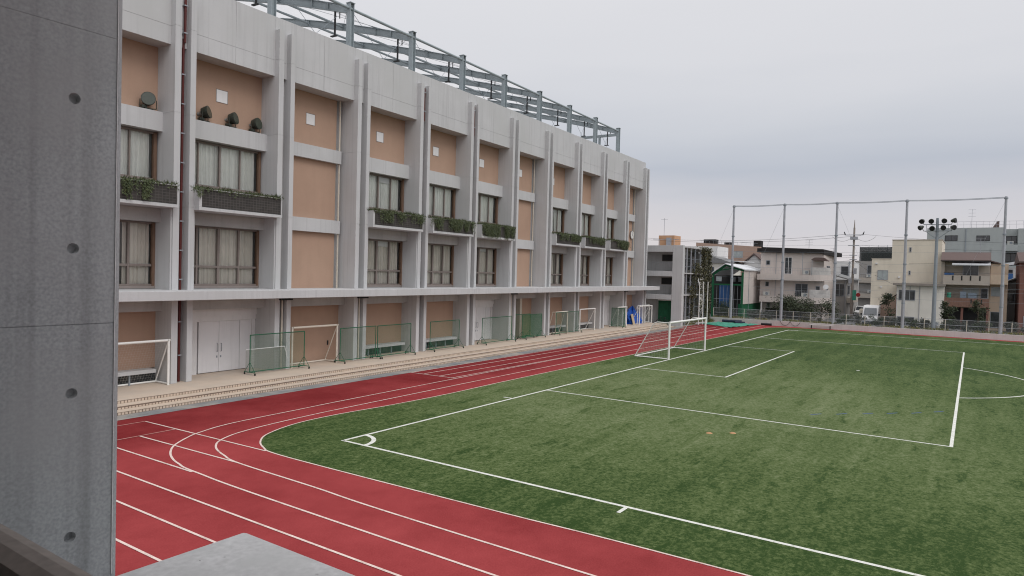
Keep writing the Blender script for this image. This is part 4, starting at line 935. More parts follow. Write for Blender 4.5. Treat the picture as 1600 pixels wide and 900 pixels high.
for q in ((80.95, .8, 6.3, 8.3), (81.6, 2.1, 6.3, 9.2), (81.9, 5.55, 3.3, 9.2)):
    b = MB(); b.tube((q[0], q[1], q[2]), (q[0], q[1], q[3]), .03, 5); b.build('downpipe', 'galv_dark', h)
ac(h, 81.7, 1.6, 6.35); ac(h, 81.7, 1.7, 3.35); ac(h, 81.7, 6.6, 3.35)
b = MB(); c = Vector((81.2, -.95, 4.75)); b.tube(c, c+Vector((-.12, 0, .02)), .06, 12, .34); b.tube(c, (81.5, -.95, 4.2), .03, 5); b.build('satellite_dish', 'white', h)
b = MB(); b.box(82.99, 83.05, 1.5, 7, .3, 1.6); b.build('garage_opening', 'dark', h)
antenna((86, 2.2, 9.6), 1.6, 'thin aerial on the black edged roof of the pink balcony house')

# green framed shed
h = thing('green_shed', 'open gabled shed with green steel frame and white side wall', 'shed', (76, 10.2, .3))
def bar(bm_, p, q, w_=.16): bm_.tube(p, q, w_, 4)
b = MB()
for yy in (12.25, 8.35): bar(b, (76, yy, .3), (76, yy, 6.4 if yy < 9 else 5.9))
bar(b, (76, 12.9, 4.7), (76, 8.3, 4.75), .14); bar(b, (76, 12.4, 5.9), (76, 10.6, 7.3), .17); bar(b, (76, 10.6, 7.35), (76, 8.2, 6.6), .17); bar(b, (76, 12.3, 6.45), (76, 9.4, 6.95), .1)
b.build('frame', 'green_frame', h)
b = MB(); b.prism([(12.6, 6.0), (10.6, 7.45), (8.0, 6.72), (8.0, 6.80), (10.6, 7.56), (12.6, 6.12)], 0, 75.6, 86); b.build('roof', 'pale_roof', h)
b = MB(); b.box(76.1, 85.5, 8.22, 8.36, 2.2, 6.65); b.build('side_wall', 'pink_render', h)
b = MB(); b.box(76.05, 76.2, 8.36, 8.8, .3, 2.2); b.box(76.1, 85.5, 8.3, 8.4, .3, 2.2); b.build('lower_wall', 'green_frame', h)
b = MB(); b.box(83.5, 83.7, 8.4, 16, .3, 6.0); b.build('back_wall', 'dark', h)
for yy0, yy1 in ((14.2, 13.4), (12.0, 11.4), (11.0, 10.1)): win(h, 83.5, yy0, yy1, 5.1, 5.8, 1, 'pale_glass')
b = MB(); b.box(79, 79.1, 10.9, 12.3, 1.6, 4.6); b.build('blue_screen', 'blue_sheet', h)
b = MB()
for q in range(9): b.tube((76.1, 12.2-.46*q, .3), (76.1, 12.2-.46*q, 4.7), .02, 5)
b.tube((76.1, 12.4, 2.8), (76.1, 8.4, 2.8), .02, 5); b.build('grille', 'galv', h)
b = MB(); b.tube((78.5, 8.18, .5), (78.5, 8.18, 6.6), .03, 5); b.build('downpipe', 'galv_dark', h)

# cream house, gable and brown block behind the shed
h = thing('cream_house', 'cream house with grey tiled roof behind the green shed', 'house', (95, 18, .3))
b = MB(); b.box(95, 101, 15.6, 24, .3, 8.1); b.build('wall', 'cream_render', h)
b = MB(); b.prism([(24.5, 8.0), (24.5, 9.6), (19.7, 9.5), (15.2, 8.0)], 0, 94.6, 101.3); b.build('roof', 'slate', h)
win(h, 95, 18.95, 18.2, 6.1, 7.35, 1); win(h, 95, 17.4, 16.6, 6.1, 7.2, 2)
b = MB(); b.box(97, 103, 18.4, 24, 8.0, 10.8); b.build('upper_wall', 'white_render', h)
b = MB(); b.prism([(97, 15.0), (97, 18.4), (103, 18.4), (103, 14)], 2, 8.3, 8.42); b.build('lower_roof', 'pale_roof', h)
h = thing('gable_house', 'white gabled house with brown roof edges behind the pink house', 'house', (105, 14.5, .3))
b = MB(); b.prism([(16.3, .3), (16.3, 8.1), (14.5, 9.7), (12.7, 8.1), (12.7, .3)], 0, 105, 111); b.build('wall', 'white_render', h)
b = MB(); b.prism([(16.6, 7.9), (14.5, 9.75), (12.4, 7.9), (12.4, 8.15), (14.5, 10.0), (16.6, 8.15)], 0, 104.6, 111.4); b.build('roof', 'brown_roof', h)
h = thing('brown_block', 'wide salmon brown apartment block with railings on its flat roof', 'apartment block', (120, 23, .3))
b = MB(); b.prism([(30, .3), (30, 12.6), (17.3, 11.75), (17.3, .3)], 0, 120, 132); b.build('wall', 'brown_render', h)
b = MB()
for q in range(14): b.tube((120.5, 29-.8*q, 12.2), (120.5, 29-.8*q, 13.1-.05*q), .02, 4)
b.tube((120.5, 29.5, 13.15), (120.5, 18, 12.45), .025, 5); b.build('roof_railing', 'galv_dark', h)
for q in ((26.4, 28.8, 12.3, 13.3), (23.5, 24.6, 12.1, 12.7), (17.6, 18.9, 11.8, 13.0)):
    b = MB(); b.box(121, 123, *q); b.build('roof_plant', 'dark_roof', h)
win(h, 120, 22.4, 20.6, 9.6, 10.9, 3, 'pale_glass')
h = thing('stair_tower', 'small orange roof tower rising behind the grey annex', 'roof tower', (96, 27, .3))
b = MB(); b.box(96, 99, 25.5, 28.3, .3, 12.6); b.build('wall', 'orange_tower', h)
b = MB(); b.tube((96.6, 27.6, 12.6), (96.6, 27.6, 15.6), .035, 5); b.tube((96.6, 27.0, 15.4), (96.6, 28.2, 15.4), .025, 4); b.build('aerial', 'galv', h)
b = MB(); b.box(95.6, 96, 26.0, 26.8, 10.9, 12.2); b.build('equipment_box', 'galv', h)

# houses along the street mouth
h = thing('street_house', 'small grey house between the pink house and the street', 'house', (92, -1, .3))
b = MB(); b.box(92, 104, -1.85, .5, .3, 5.8); b.build('wall', 'grey_side', h)
b = MB(); b.prism([(.8, 6.6), (.8, 6.75), (-2.3, 5.9), (-2.3, 5.75)], 0, 91.4, 104); b.build('roof', 'slate', h)
win(h, 92, -.3, -1.6, 3.4, 5.2, 2); win(h, -1.85, 93, 95, 3.6, 5, 2, ax='y'); win(h, -1.85, 97, 99, 3.6, 5, 2, ax='y')
b = MB(); b.box(92.5, 100, -2.4, -1.86, 2.5, 3.2); b.build('balcony', 'greige', h)
h = thing('white_street_house', 'pale flat roofed house with dark windows behind the small grey house', 'house', (106, .5, .3))
b = MB(); b.box(106, 116, -.4, 5, .3, 8.8); b.build('wall', 'white_render', h); win(h, 106, 1.0, -.1, 6.4, 8.0, 1)
h = thing('far_street_house', 'cluttered grey balcony house at the far end of the street', 'house', (125, -2, .3))
b = MB(); b.box(125, 135, -5.6, 1.5, .3, 9.4); b.build('wall', 'grey_side', h); win(h, 125, -.6, -1.9, 6.8, 8.6, 2); win(h, 125, -3, -5, 6.4, 7.6, 2); win(h, 125, -3, -5, 3.6, 5, 2)
b = MB(); b.box(124.2, 125, -5.5, 1.2, 5.4, 6.3); b.box(124.2, 125, -5.5, 1.2, 2.6, 3.4); b.build('balcony', 'greige', h)
h = thing('scaffolded_building', 'dark sheeted building under construction beyond the beige house', 'building', (135, -1.5, .3))
b = MB(); b.box(136, 146, -9, 1.8, .3, 11.6); b.build('wall', 'grey_side', h)
b = MB(); b.quad((135, 2, 2), (135, -10, 2), (135, -10, 12.4), (135, 2, 12.4)); b.build('sheeting', 'scaffold_net', h)
b = MB()
for q in range(8): b.tube((135.1, 2-1.6*q, .3), (135.1, 2-1.6*q, 12.8), .035, 5)
for zz in (4, 6, 8, 10, 12): b.tube((135.1, 2, zz), (135.1, -9.5, zz), .03, 5)
b.build('scaffold_pole', 'galv_dark', h)

# H2 beige stepped house and its low wing
h = thing('beige_house', 'beige stepped house with blank walls and an outside stair', 'house', (84, -9, .3))
b = MB(); b.box(84, 94, -13.5, -8.1, .3, 11.0); b.box(84.004, 94, -8.1, -5.85, .3, 8.6); b.build('wall', 'beige_render', h)
b = MB(); b.box(83.94, 94, -13.55, -8.05, 11.0, 11.08); b.box(83.95, 94, -8.05, -5.8, 8.6, 8.68); b.build('coping', 'greige', h)
win(h, 84, -6.55, -7.75, 5.9, 7.15, 2, 'pale_glass'); win(h, 84, -10.0, -10.25, 9.5, 10.1, 1); win(h, 84, -10.0, -10.25, 6.6, 7.15, 1); win(h, 84, -7.85, -8.3, 3.6, 4.15, 1)
b = MB(); b.prism([(-6.0, 1.5), (-6.0, 1.75), (-8.85, 4.0), (-8.85, .3), (-7.4, .3)], 0, 83.0, 83.98); b.build('stair', 'brown_render', h)
b = MB(); b.tube((82.98, -6.0, 1.85), (82.98, -8.9, 4.1), .06, 6); b.build('stair_rail', 'dark_roof', h)
b = MB(); b.box(82.5, 84, -6.0, -4.8, .3, 2.05); b.build('porch', 'beige_render', h)
h = thing('low_wing_house', 'two storey off white house with flat brown eaves before the beige house', 'house', (79, -11.5, .3))
b = MB(); b.box(79, 83.9, -14.05, -9.25, .3, 5.3); b.build('wall', 'cream_render', h)
b = MB(); b.box(78.5, 83.95, -14.15, -8.8, 5.3, 5.56); b.build('roof', pm('grey brown eaves', (.27, .24, .215), .1, 2, .8), h)
win(h, 79, -9.42, -11.15, 3.5, 4.75, 3, 'dark_glass'); win(h, 79, -9.35, -11.15, .5, 1.55, 2, 'dark_glass')
b = MB(); b.tube((78.95, -11.6, .3), (78.95, -11.6, 5.3), .035, 5); b.build('downpipe', 'galv', h)

ac(h, 78.95, -13.3, .6); ac(h, 78.95, -12.4, .6)
b = MB(); b.box(78.9, 79.0, -9.22, -9.28, .3, 5.3); b.build('corner_pipe', 'white', h)
b = MB()
for yy in (-9.9, -10.6): b.box(78.93, 78.99, yy-.03, yy+.03, 4.8, 5.2)
b.build('wall_lamp', 'galv_dark', h)
# H4 big grey block
h = thing('grey_block', 'large grey apartment block rising behind the brown roofed house', 'apartment block', (115, -17, .3))
b = MB(); b.box(115, 130, -20.6, -10.3, .3, 14.6); b.box(116.2, 130, -22.3, -20.6, .3, 14.4); b.box(115, 130, -40, -22.3, .3, 14.4); b.build('wall', 'grey_render', h)
b = MB(); b.box(114.7, 116.2, -22.3, -20.6, 10.9, 11.9); b.box(114.7, 116.2, -22.3, -20.6, 7.6, 8.6); b.box(114.9, 115.2, -20.6, -19.0, 7.6, 11.4); b.build('balcony', 'grey_render', h)
win(h, 115, -12.8, -14.5, 12.5, 13.4, 2, fr='dark_roof'); win(h, 115, -17.0, -18.75, 12.5, 13.35, 2, fr='dark_roof'); win(h, 116.2, -20.8, -22.2, 12.2, 13.3, 2, fr='dark_roof'); win(h, 116.2, -20.8, -22.2, 9.3, 10.6, 2, fr='dark_roof'); win(h, 115, -19.1, -20.3, 9.4, 10.8, 2)
b = MB()
for q in range(24): b.tube((115.4, -11-.85*q, 14.4), (115.4, -11-.85*q, 15.6), .02, 4)
b.tube((115.4, -11, 15.6), (115.4, -31, 15.6), .022, 5); b.tube((115.4, -11, 15.1), (115.4, -31, 15.1), .018, 5); b.build('roof_railing', 'galv', h)
b = MB(); b.prism([(-19.0, 14.6), (-19.9, 14.6), (-19.9, 15.7), (-19.6, 15.6)], 0, 116, 118); b.build('roof_hatch', 'brown_roof', h)
antenna((116, -16.3, 14.6), 3.0, 'tall aerial on the roof of the grey block')

# H5 brown roofed balcony house
h = thing('brown_roof_house', 'three storey house with brown roof, slotted beige balcony and brown tiled balcony', 'house', (80, -16, .3))
b = MB(); b.box(81.6, 92, -18.4, -13.75, .3, 8.3); b.box(81, 92, -13.95, -13.6, .3, 8.3); b.build('wall', 'greige', h)
b = MB(); b.prism([(80.1, 8.35), (80.1, 8.45), (83.5, 9.5), (92, 9.5), (92, 8.35)], 1, -18.45, -13.55); b.build('roof', 'brown_roof', h)
b = MB(); b.box(80, 80.15, -18.4, -13.85, 5.55, 6.65); b.box(80.15, 81.6, -18.4, -13.85, 5.5, 5.65); b.build('balcony', 'greige', h)
b = MB(); b.box(80, 80.15, -18.4, -14.0, 2.95, 4.0); b.box(80.15, 81.6, -18.4, -14.0, 2.9, 3.05); b.build('balcony', 'brown_tile', h)
b = MB()
for yy in (-14.82, -15.7, -16.55, -17.45): b.box(79.985, 80.0, yy-.07, yy+.07, 6.05, 6.6)
for yy in (-16.7, -17.7): b.box(79.985, 80.0, yy-.06, yy+.06, 3.35, 3.9)
b.build('slot', 'dark', h)
b = MB(); b.prism([(79.6, 7.82), (79.6, 7.95), (81.4, 8.28), (81.4, 8.2)], 1, -18.4, -14.7); b.build('awning', 'pale_roof', h)
win(h, 81.6, -15.75, -17.3, 6.6, 7.9, 2); win(h, 81.6, -15.8, -17.4, 3.95, 5.2, 2, 'pale_glass'); win(h, 81.6, -17.6, -18.3, 4.0, 5.2, 1)
b = MB(); b.path([(79.95, -13.9, 6.95), (79.95, -18.35, 6.95)], .02, 5); b.path([(79.95, -14.0, 4.35), (79.95, -18.35, 4.35)], .02, 5); b.path([(80.05, -14.2, 5.05), (80.05, -18.3, 5.0)], .015, 5); b.build('rail', 'dark_roof', h)
b = MB(); b.box(80.6, 80.66, -14.9, -13.95, 6.7, 6.92); b.build('blue_towel', 'blue_sheet', h)
b = MB(); b.box(80.4, 80.5, -16.2, -15.6, 3.9, 4.75); b.box(80.4, 80.5, -17.2, -16.4, 3.6, 4.6); b.build('laundry', 'laundry_cloth', h)
b = MB(); b.tube((80.3, -14.5, 4.0), (80.3, -14.5, 4.6), .22, 10); b.build('planter', 'green_mat', h)
for yy in (-13.95, -15.85, -18.3):
    b = MB(); b.box(80.2, 80.45, yy-.12, yy+.12, .3, 2.92); b.build('pillar', 'red_brown', h)
b = MB(); b.box(81.55, 81.595, -18.3, -14, .3, 2.85); b.build('garage_opening', 'dark', h)
h = thing('peach_house', 'narrow peach house joined to the right of the brown roofed house', 'house', (81, -19.3, .3))
b = MB(); b.box(82, 92, -20.15, -18.45, .3, 8.1); b.build('wall', 'peach', h)
b = MB(); b.box(80.6, 80.75, -20.1, -18.45, 5.7, 6.8); b.box(80.75, 82, -20.1, -18.45, 5.65, 5.8); b.build('balcony', 'peach', h)
b = MB(); b.prism([(-18.0, 8.45), (-18.0, 8.6), (-19.4, 8.2), (-19.4, 8.05)], 0, 81.8, 92); b.build('roof', 'brown_roof', h)
win(h, 82, -18.6, -19.7, 4.3, 5.4, 2, 'pale_glass'); win(h, 82, -18.6, -19.8, .6, 2.5, 1)
h = thing('blue_sheet_house', 'white house with blue sheet and pale roof, right of the net pole', 'house', (98, -21, .3))
b = MB(); b.box(98, 106, -23, -19.2, .3, 8.0); b.build('wall', 'white_render', h)
b = MB(); b.prism([(-19.0, 7.9), (-23.2, 8.9), (-23.2, 9.3), (-19.0, 8.2)], 0, 97.4, 106); b.build('roof', 'pale_roof', h)
b = MB(); b.box(97.85, 97.95, -19.9, -19.2, 6.6, 7.8); b.box(97.8, 97.9, -21.2, -20.5, 5.8, 7.2); b.build('blue_sheet', 'blue_sheet', h); win(h, 98, -20.5, -21.2, 7.25, 7.75, 1)
h = thing('dark_shed', 'dark grey lean-to shed in the gap left of the red brown house', 'shed', (88, -20.8, .3))
b = MB(); b.prism([(-20.3, .3), (-20.3, 6.0), (-21.5, 6.6), (-21.5, .3)], 0, 88, 96); b.build('wall', 'grey_side', h)
b = MB(); b.prism([(-20.2, 5.95), (-20.2, 6.1), (-21.7, 6.85), (-21.7, 6.7)], 0, 87.6, 96); b.build('roof', 'slate', h); win(h, 88, -20.5, -21.1, 3.6, 4.6, 1)
h = thing('red_brown_house', 'red brown house cut off by the right edge of the view', 'house', (80, -23, .3))
b = MB(); b.box(80, 90, -27, -21.15, .3, 8.2); b.build('wall', 'red_brown', h)
b = MB(); b.prism([(79.5, 8.2), (79.5, 8.35), (85, 9.6), (90.3, 8.3), (90.3, 8.2)], 1, -27.3, -20.98); b.build('roof', 'brown_roof', h)
win(h, 80, -21.6, -22.8, 4, 5.2, 2); win(h, 80, -21.6, -22.8, 1, 2.2, 2); win(h, 80, -21.6, -22.8, 6.3, 7.4, 2)
# further houses outside the frame edge keep the street closed from other viewpoints
for i, (x_, y0, y1, hh, mt, lb) in enumerate([(84, -42, -28, 9, 'cream_render', 'cream apartment house further right along the back street'), (92, -62, -44, 11, 'pink_render', 'pink apartment house furthest right along the back street')]):
    h = thing('apartment_house', lb, 'house', (x_, (y0+y1)/2, .3)); b = MB(); b.box(x_, x_+12, y0, y1, .3, hh); b.build('wall', mt, h)
    b = MB(); b.box(x_-.1, x_+12, y0-.1, y1+.1, hh, hh+.3); b.build('roof', 'slate', h)
    for fl in range(3):
        for q in range(4): win(h, x_, y0+1.5+q*(y1-y0)/4, y0+3.3+q*(y1-y0)/4, 1.3+fl*2.8, 2.7+fl*2.8, 2)

# ================================================================== vehicles
van = thing('parked_van', 'white high roof van parked behind the fence beside the beige house', 'van', (80.2, -6.28, .3))
x0, yc = 79.8, -6.28
b = MB(); b.prism([(x0, .65), (x0, 1.05), (x0+.55, 1.38), (x0+1.15, 2.36), (x0+1.5, 2.62), (x0+4.3, 2.62), (x0+4.75, .6)], 1, yc-.88, yc+.88); b.build('body', 'white', van, bevel=.08)
b = MB(); b.quad((x0+.58, yc-.74, 1.46), (x0+.58, yc+.74, 1.46), (x0+1.09, yc+.66, 2.30), (x0+1.09, yc-.66, 2.30)); wsh = b.build('windscreen', pm('van windscreen', (.16, .17, .18), .2, 1, .1, spec=.6), van)
wsh.location.x -= .04; wsh.location.z += .02
for s in (-1, 1):
    b = MB(); b.box(x0-.03, x0+.06, yc+s*.6-.16, yc+s*.6+.16, .9, 1.08); b.build('headlight', 'pale_glass', van)
    b = MB(); b.box(x0+.6, x0+.75, yc+s*1.0-.1, yc+s*1.0+.1, 1.4, 1.65); b.build('mirror', 'black', van)
    for xx in (x0+.9, x0+3.9):
        b = MB(); b.tube((xx, yc+s*.9, .62), (xx, yc+s*.68, .62), .32, 16); b.build('wheel', 'rubber', van)
b = MB(); b.box(x0-.05, x0+.1, yc-.86, yc+.86, .52, .72); b.build('bumper', 'galv_dark', van)
car = thing('parked_car', 'small white car parked up the street by the utility pole', 'car', (100, -2.3, .3))
x0, yc = 99.6, -2.75
b = MB(); b.prism([(x0, .55), (x0, 1.0), (x0+.8, 1.15), (x0+1.5, 1.78), (x0+3.2, 1.8), (x0+3.6, 1.1), (x0+3.6, .5)], 1, yc-.78, yc+.78); b.build('body', 'white', car, bevel=.08)
b = MB(); b.quad((x0+.86, yc-.66, 1.2), (x0+.86, yc+.66, 1.2), (x0+1.46, yc+.6, 1.75), (x0+1.46, yc-.6, 1.75)); wsh = b.build('windscreen', 'dark_glass', car); wsh.location.x -= .05; wsh.location.z += .02
for s in (-1, 1):
    b = MB(); b.box(x0-.03, x0+.05, yc+s*.55-.15, yc+s*.55+.15, .82, .98); b.build('headlight', 'pale_glass', car)
    for xx in (x0+.7, x0+2.8):
        b = MB(); b.tube((xx, yc+s*.8, .58), (xx, yc+s*.6, .58), .28, 14); b.build('wheel', 'rubber', car)
b = MB(); b.box(x0-.04, x0+.06, yc-.6, yc+.6, .6, .74); b.build('grille', 'black', car)

# more of what hangs on the houses
def find(n): return next(o for o in COL.objects if o.name == n)
h = find('far_street_house')
for yy, zz in ((-1.2, 3.5), (-3.6, 3.5), (-4.6, 6.4), (-.9, 6.4)): ac(h, 124.95, yy, zz)
for zz in (6.3, 3.4):
    b = MB()
    for q in range(20): b.tube((124.22, -5.4+.34*q, zz), (124.22, -5.4+.34*q, zz+.8), .02, 4)
    b.tube((124.22, -5.5, zz+.82), (124.22, 1.2, zz+.82), .03, 4); b.build('railing', 'galv', h)
h = find('white_street_house'); ac(h, 105.95, 2.2, 6.3); win(h, 106, 3.6, 2.8, 6.6, 7.6, 2); b = MB(); b.tube((105.95, -.2, .3), (105.95, -.2, 8.8), .05, 5); b.build('downpipe', 'galv_dark', h)
h = find('beige_house')
for yy, zz in ((-6.4, 7.9), (-9.0, 6.2), (-7.0, 4.9)):
    b = MB(); b.box(83.86, 83.99, yy-.12, yy+.12, zz, zz+.2); b.build('vent_hood', 'white', h)
b = MB(); b.tube((83.95, -12.9, .3), (83.95, -12.9, 11), .045, 6); b.build('downpipe', 'greige', h)
h = find('grey_block')
for yy in (-15.6, -11.6): b = MB(); b.tube((114.94, yy, 5), (114.94, yy, 14.4), .06, 6); b.build('downpipe', 'galv_dark', h)
ac(h, 116.1, -21.4, 11.95)
h = find('brown_roof_house'); ac(h, 81.5, -14.4, 5.7); ac(h, 81.5, -14.3, 3.1)
b = MB(); b.tube((80.0, -18.43, 8.3), (80.0, -13.6, 8.3), .06, 6); b.build('gutter', 'dark_roof', h)
b = MB(); b.tube((81.55, -13.68, .3), (81.55, -13.68, 8.3), .045, 6); b.build('downpipe', 'galv_dark', h)
h = find('street_house'); ac(h, 91.95, -.2, 2.0); b = MB(); b.tube((91.95, -1.75, .3), (91.95, -1.75, 5.8), .05, 6); b.build('downpipe', 'galv', h)
antenna((108, 2.5, 8.8), 2.2, 'small aerial on the pale flat roofed street house'); antenna((86, -12.6, 11.0), 1.6, 'small aerial on the roof of the beige stepped house'); antenna((83, -17.4, 9.4), 1.7, 'small aerial on the brown roofed house')

# utility pole and wires
up = thing('utility_pole', 'concrete utility pole with crossarms and transformers in the street', 'utility pole', (89, -3.05, .3))
UX, UY = 89.0, -3.0
M['up_conc'] = pm('weathered pole concrete', (.27, .235, .21), .12, 3, .85, streak=.1)
b = MB(); b.tube((UX, UY, .3), (UX, UY, 13.0), .19, 12, .12); b.tube((UX, UY, 13.0), (UX, UY, 14.1), .09, 8, .03); b.build('shaft', 'up_conc', up)
for zz, hw in ((12.0, 1.15), (10.55, .7), (9.2, .5), (8.6, .45)):
    b = MB(); b.box(UX-.2, UX-.12, UY-hw, UY+hw, zz-.05, zz+.05); b.build('crossarm', 'galv', up)
b = MB(); b.box(UX-.35, UX+.3, UY-.45, UY+.45, 11.35, 11.75); b.build('switch_box', 'galv', up)
for q in ((-.5, -.1, 6.6, 7.4), (.05, .45, 5.3, 6.0)):
    b = MB(); b.box(UX-.42, UX-.1, UY+q[0], UY+q[1], q[2], q[3]); b.build('transformer', 'galv', up)
b = MB()
for s in (-1, 1): b.tube((UX-.16, UY+s*1.1, 12.05), (UX-.16, UY+s*1.25, 12.45), .09, 8, .05)
b.build('insulator', 'black', up)
b = MB(); b.box(UX-.26, UX-.2, UY-.55, UY-.1, 3.0, 4.4); b.build('green_sign', 'green_mat', up)
b = MB(); b.tube((UX-.22, UY-.8, 3.75), (UX-.26, UY-.8, 3.75), .28, 16); b.tube((UX, UY, 3.75), (UX-.24, UY-.8, 3.75), .025, 5); b.build('round_sign', pm('red sign', (.35, .03, .03), .1, 3, .5), up)
def sag(p, q, s, n=12): return [tuple(Vector(p).lerp(Vector(q), i/n)-Vector((0, 0, s*4*(i/n)*(1-i/n)))) for i in range(n+1)]
b = MB()
for zz, yy, x1, s, q in ((12.1, 1.1, 91, .9, 12.4), (11.9, -.9, 92, .9, 12.1)):
    b.path(sag((UX-.16, UY+yy, zz), (x1, 34, q), s), .022, 4)
for zz, x1, s in ((9.2, 90, .5), (8.9, 90.5, .6), (8.3, 90, .6), (7.6, 90, .5), (6.8, 90, .4)): b.path(sag((UX-.16, UY, zz), (x1, 34, zz+.3), s), .016, 4)
for zz, x1, s, q in ((12.1, 90, .9, 11.4), (10.6, 90, .7, 10.6), (6.6, 87, .6, 6.9), (5.3, 80, .5, 5.5), (4.2, 80, .4, 4.3)): b.path(sag((UX-.16, UY-.9, zz), (x1, -40, q), s), .016, 4)
for s in (-1, 1): b.path(sag((UX-.16, UY+s*.3, 11.6), (UX-.3, UY+s*2.7, 11.75), .55), .022, 4)
for q in ((82.0, .3, 8.6), (84.0, -7.9, 7.6), (92.0, .2, 5.6), (79.2, -9.5, 5.1), (80.6, -15, 8.2), (106, 1, 8.2)): b.path(sag((UX-.16, UY, 8.6), q, .35), .013, 4)
tag(b.build('overhead_wires', 'black', base=(89, -3, 10)), 'black overhead wires strung from the utility pole along the street', 'wires')
b = MB()
for zz, yb in ((10.3, -25), (7.1, -25), (6.0, -25), (4.9, -25)): b.path(sag((76.5, 12, zz-.2), (76.5, yb, zz), .25), .010, 4)
for zz, ya, yb in ((9.4, 30, -30), (8.0, 12, -30), (5.4, 6, -30), (3.9, 2, -30)): b.path(sag((77.5, ya, zz+.2), (77.5, yb, zz), .35), .011, 4)
tag(b.build('street_wires', 'galv_dark', base=(76.5, -6, 7)), 'thin grey wires running in front of the houses', 'wires')

# ================================================================== planting by the fence
def shrub(base, rx, ry, h_, n, mat, label, seed, group, leafl=.14, name='shrub', cat='shrub', flat=False):
    rnd = random.Random(seed); t = thing(name, label, cat, base, group=group); b = MB(); bx_, by_, bz = base
    cl = [(rnd.gauss(0, .45)*rx, rnd.gauss(0, .5)*ry, h_*rnd.uniform(.25, .9), rnd.uniform(.22, .45)) for _ in range(max(6, int(ry*8)))]
    for i in range(n):
        cx, cy, cz, cr_ = rnd.choice(cl); v_ = Vector((rnd.gauss(0, 1), rnd.gauss(0, 1), rnd.gauss(0, 1))).normalized()*cr_*rnd.random()**.4
        p = Vector((bx_+cx, by_+cy, bz+cz))+Vector((v_.x*rx, v_.y*ry, v_.z*h_*.8)); p.z = max(p.z, bz+.03)
        b.leaf(p, (rnd.gauss(0, 1), rnd.gauss(0, 1), rnd.gauss(.2, .7)), (rnd.gauss(0, 1), rnd.gauss(0, 1), rnd.gauss(0, 1)), leafl*rnd.uniform(.6, 1.4), leafl*rnd.uniform(.35, .7))
    b.build('foliage', mat, t)
    b = MB()
    for q in range(4): b.tube((bx_, by_, bz-.05), (bx_+rnd.gauss(0, .3)*rx, by_+rnd.gauss(0, .35)*ry, bz+h_*.7), .03, 5, .012)
    b.build('stem', 'bark', t)
    return t
GS = 'shrubs behind the mesh fence'
hedge = [(10.2, 1.1, 1.9, 'shrub_leaf', 'dark evergreen shrub behind the three flagpoles'), (8.9, 1.0, 1.75, 'shrub_leaf', 'dark evergreen shrub left of the first net pole'),
         (5.6, 1.1, 1.1, 'pale_leaf', 'pale flowering shrub below the white shed wall'), (3.6, .9, .9, 'pale_leaf', 'low pale shrub left of the second net pole'),
         (-.9, .9, .8, 'dry_leaf', 'low brownish shrub below the pink balcony house'), (-4.6, .7, .8, 'shrub_leaf', 'low shrub right of the third net pole'),
         (-6.0, .9, 1.0, 'pale_leaf', 'grey leaved shrub in front of the white van'), (-8.0, .9, 1.05, 'shrub_leaf', 'dark shrub in front of the beige stair'),
         (-9.6, .8, .95, 'pale_leaf', 'grey leaved shrub left of the fourth net pole'), (-11.6, .9, 1.0, 'shrub_leaf', 'dark shrub between fourth net pole and floodlight mast'),
         (-12.7, .6, .9, 'pale_leaf', 'grey leaved shrub just left of the floodlight mast'), (-14.6, .8, 1.0, 'shrub_leaf', 'dark shrub just right of the floodlight mast'),
         (-16.2, .8, .9, 'pale_leaf', 'grey leaved shrub below the brown tiled balcony'), (-17.7, .8, 1.05, 'shrub_leaf', 'dark shrub left of the far right net pole'),
         (-20.3, .9, 1.0, 'pale_leaf', 'grey leaved shrub right of the far right net pole')]
for i, (yy, ry, hh, mt, lb) in enumerate(hedge): shrub((72.2, yy, .56), .65, ry*1.15, hh*1.12, 1500, mt, lb, 100+i, GS, .13)

def tree(base, h_, cr, n, label, seed, leafl=.2, lean=(0, 0), flat=1.0, trunk=.4, group='small trees behind the fence', mat='tree_leaf'):
    rnd = random.Random(seed); t = thing('tree', label, 'tree', base, group=group); bx_, by_, bz = base
    b = MB(); top = Vector((bx_+lean[0], by_+lean[1], bz+h_*.85)); b.tube((bx_, by_, bz-.05), Vector((bx_, by_, bz)).lerp(top, .5), .09, 8, .06); b.tube(Vector((bx_, by_, bz)).lerp(top, .5), top, .06, 7, .02)
    cl = []
    for q in range(9):
        a = rnd.uniform(0, 6.28); zz = h_*rnd.uniform(trunk, .98); s_r = cr*rnd.uniform(.35, 1.0)*(1.1-.5*abs((zz/h_-.65)))
        e = Vector((bx_+s_r*math.cos(a), by_+s_r*math.sin(a)*flat, bz+zz)); st_ = Vector((bx_, by_, bz)).lerp(top, min(1, .9*zz/h_)); b.tube(st_-Vector((0, 0, .15)), e, .03, 5, .008); cl.append((e, cr*rnd.uniform(.28, .5)))
    b.build('trunk', 'bark', t)
    c = MB()
    for i in range(n):
        e, s_r = rnd.choice(cl); v_ = Vector((rnd.gauss(0, .5), rnd.gauss(0, .5)*flat, rnd.gauss(0, .42)))*s_r*1.3
        c.leaf(e+v_, (rnd.gauss(0, 1), rnd.gauss(0, 1), rnd.gauss(-.2, .7)), (rnd.gauss(0, 1), rnd.gauss(0, 1), rnd.gauss(.4, .8)), leafl*rnd.uniform(.6, 1.4), leafl*rnd.uniform(.35, .65))
    c.build('crown', mat, t)
tree((74.5, .9, .3), 3.1, 1.5, 2600, 'spreading dark tree in front of the pink balcony house', 21, flat=1.6, trunk=.55)
tree((75.2, -1.5, .3), 2.6, 1.1, 1700, 'lower bushy tree right of the spreading dark tree', 22, flat=1.4, trunk=.5)
tree((76.0, 2.9, .3), 2.7, .9, 1100, 'small bushy tree behind the second net pole', 23, flat=1.3, trunk=.5)
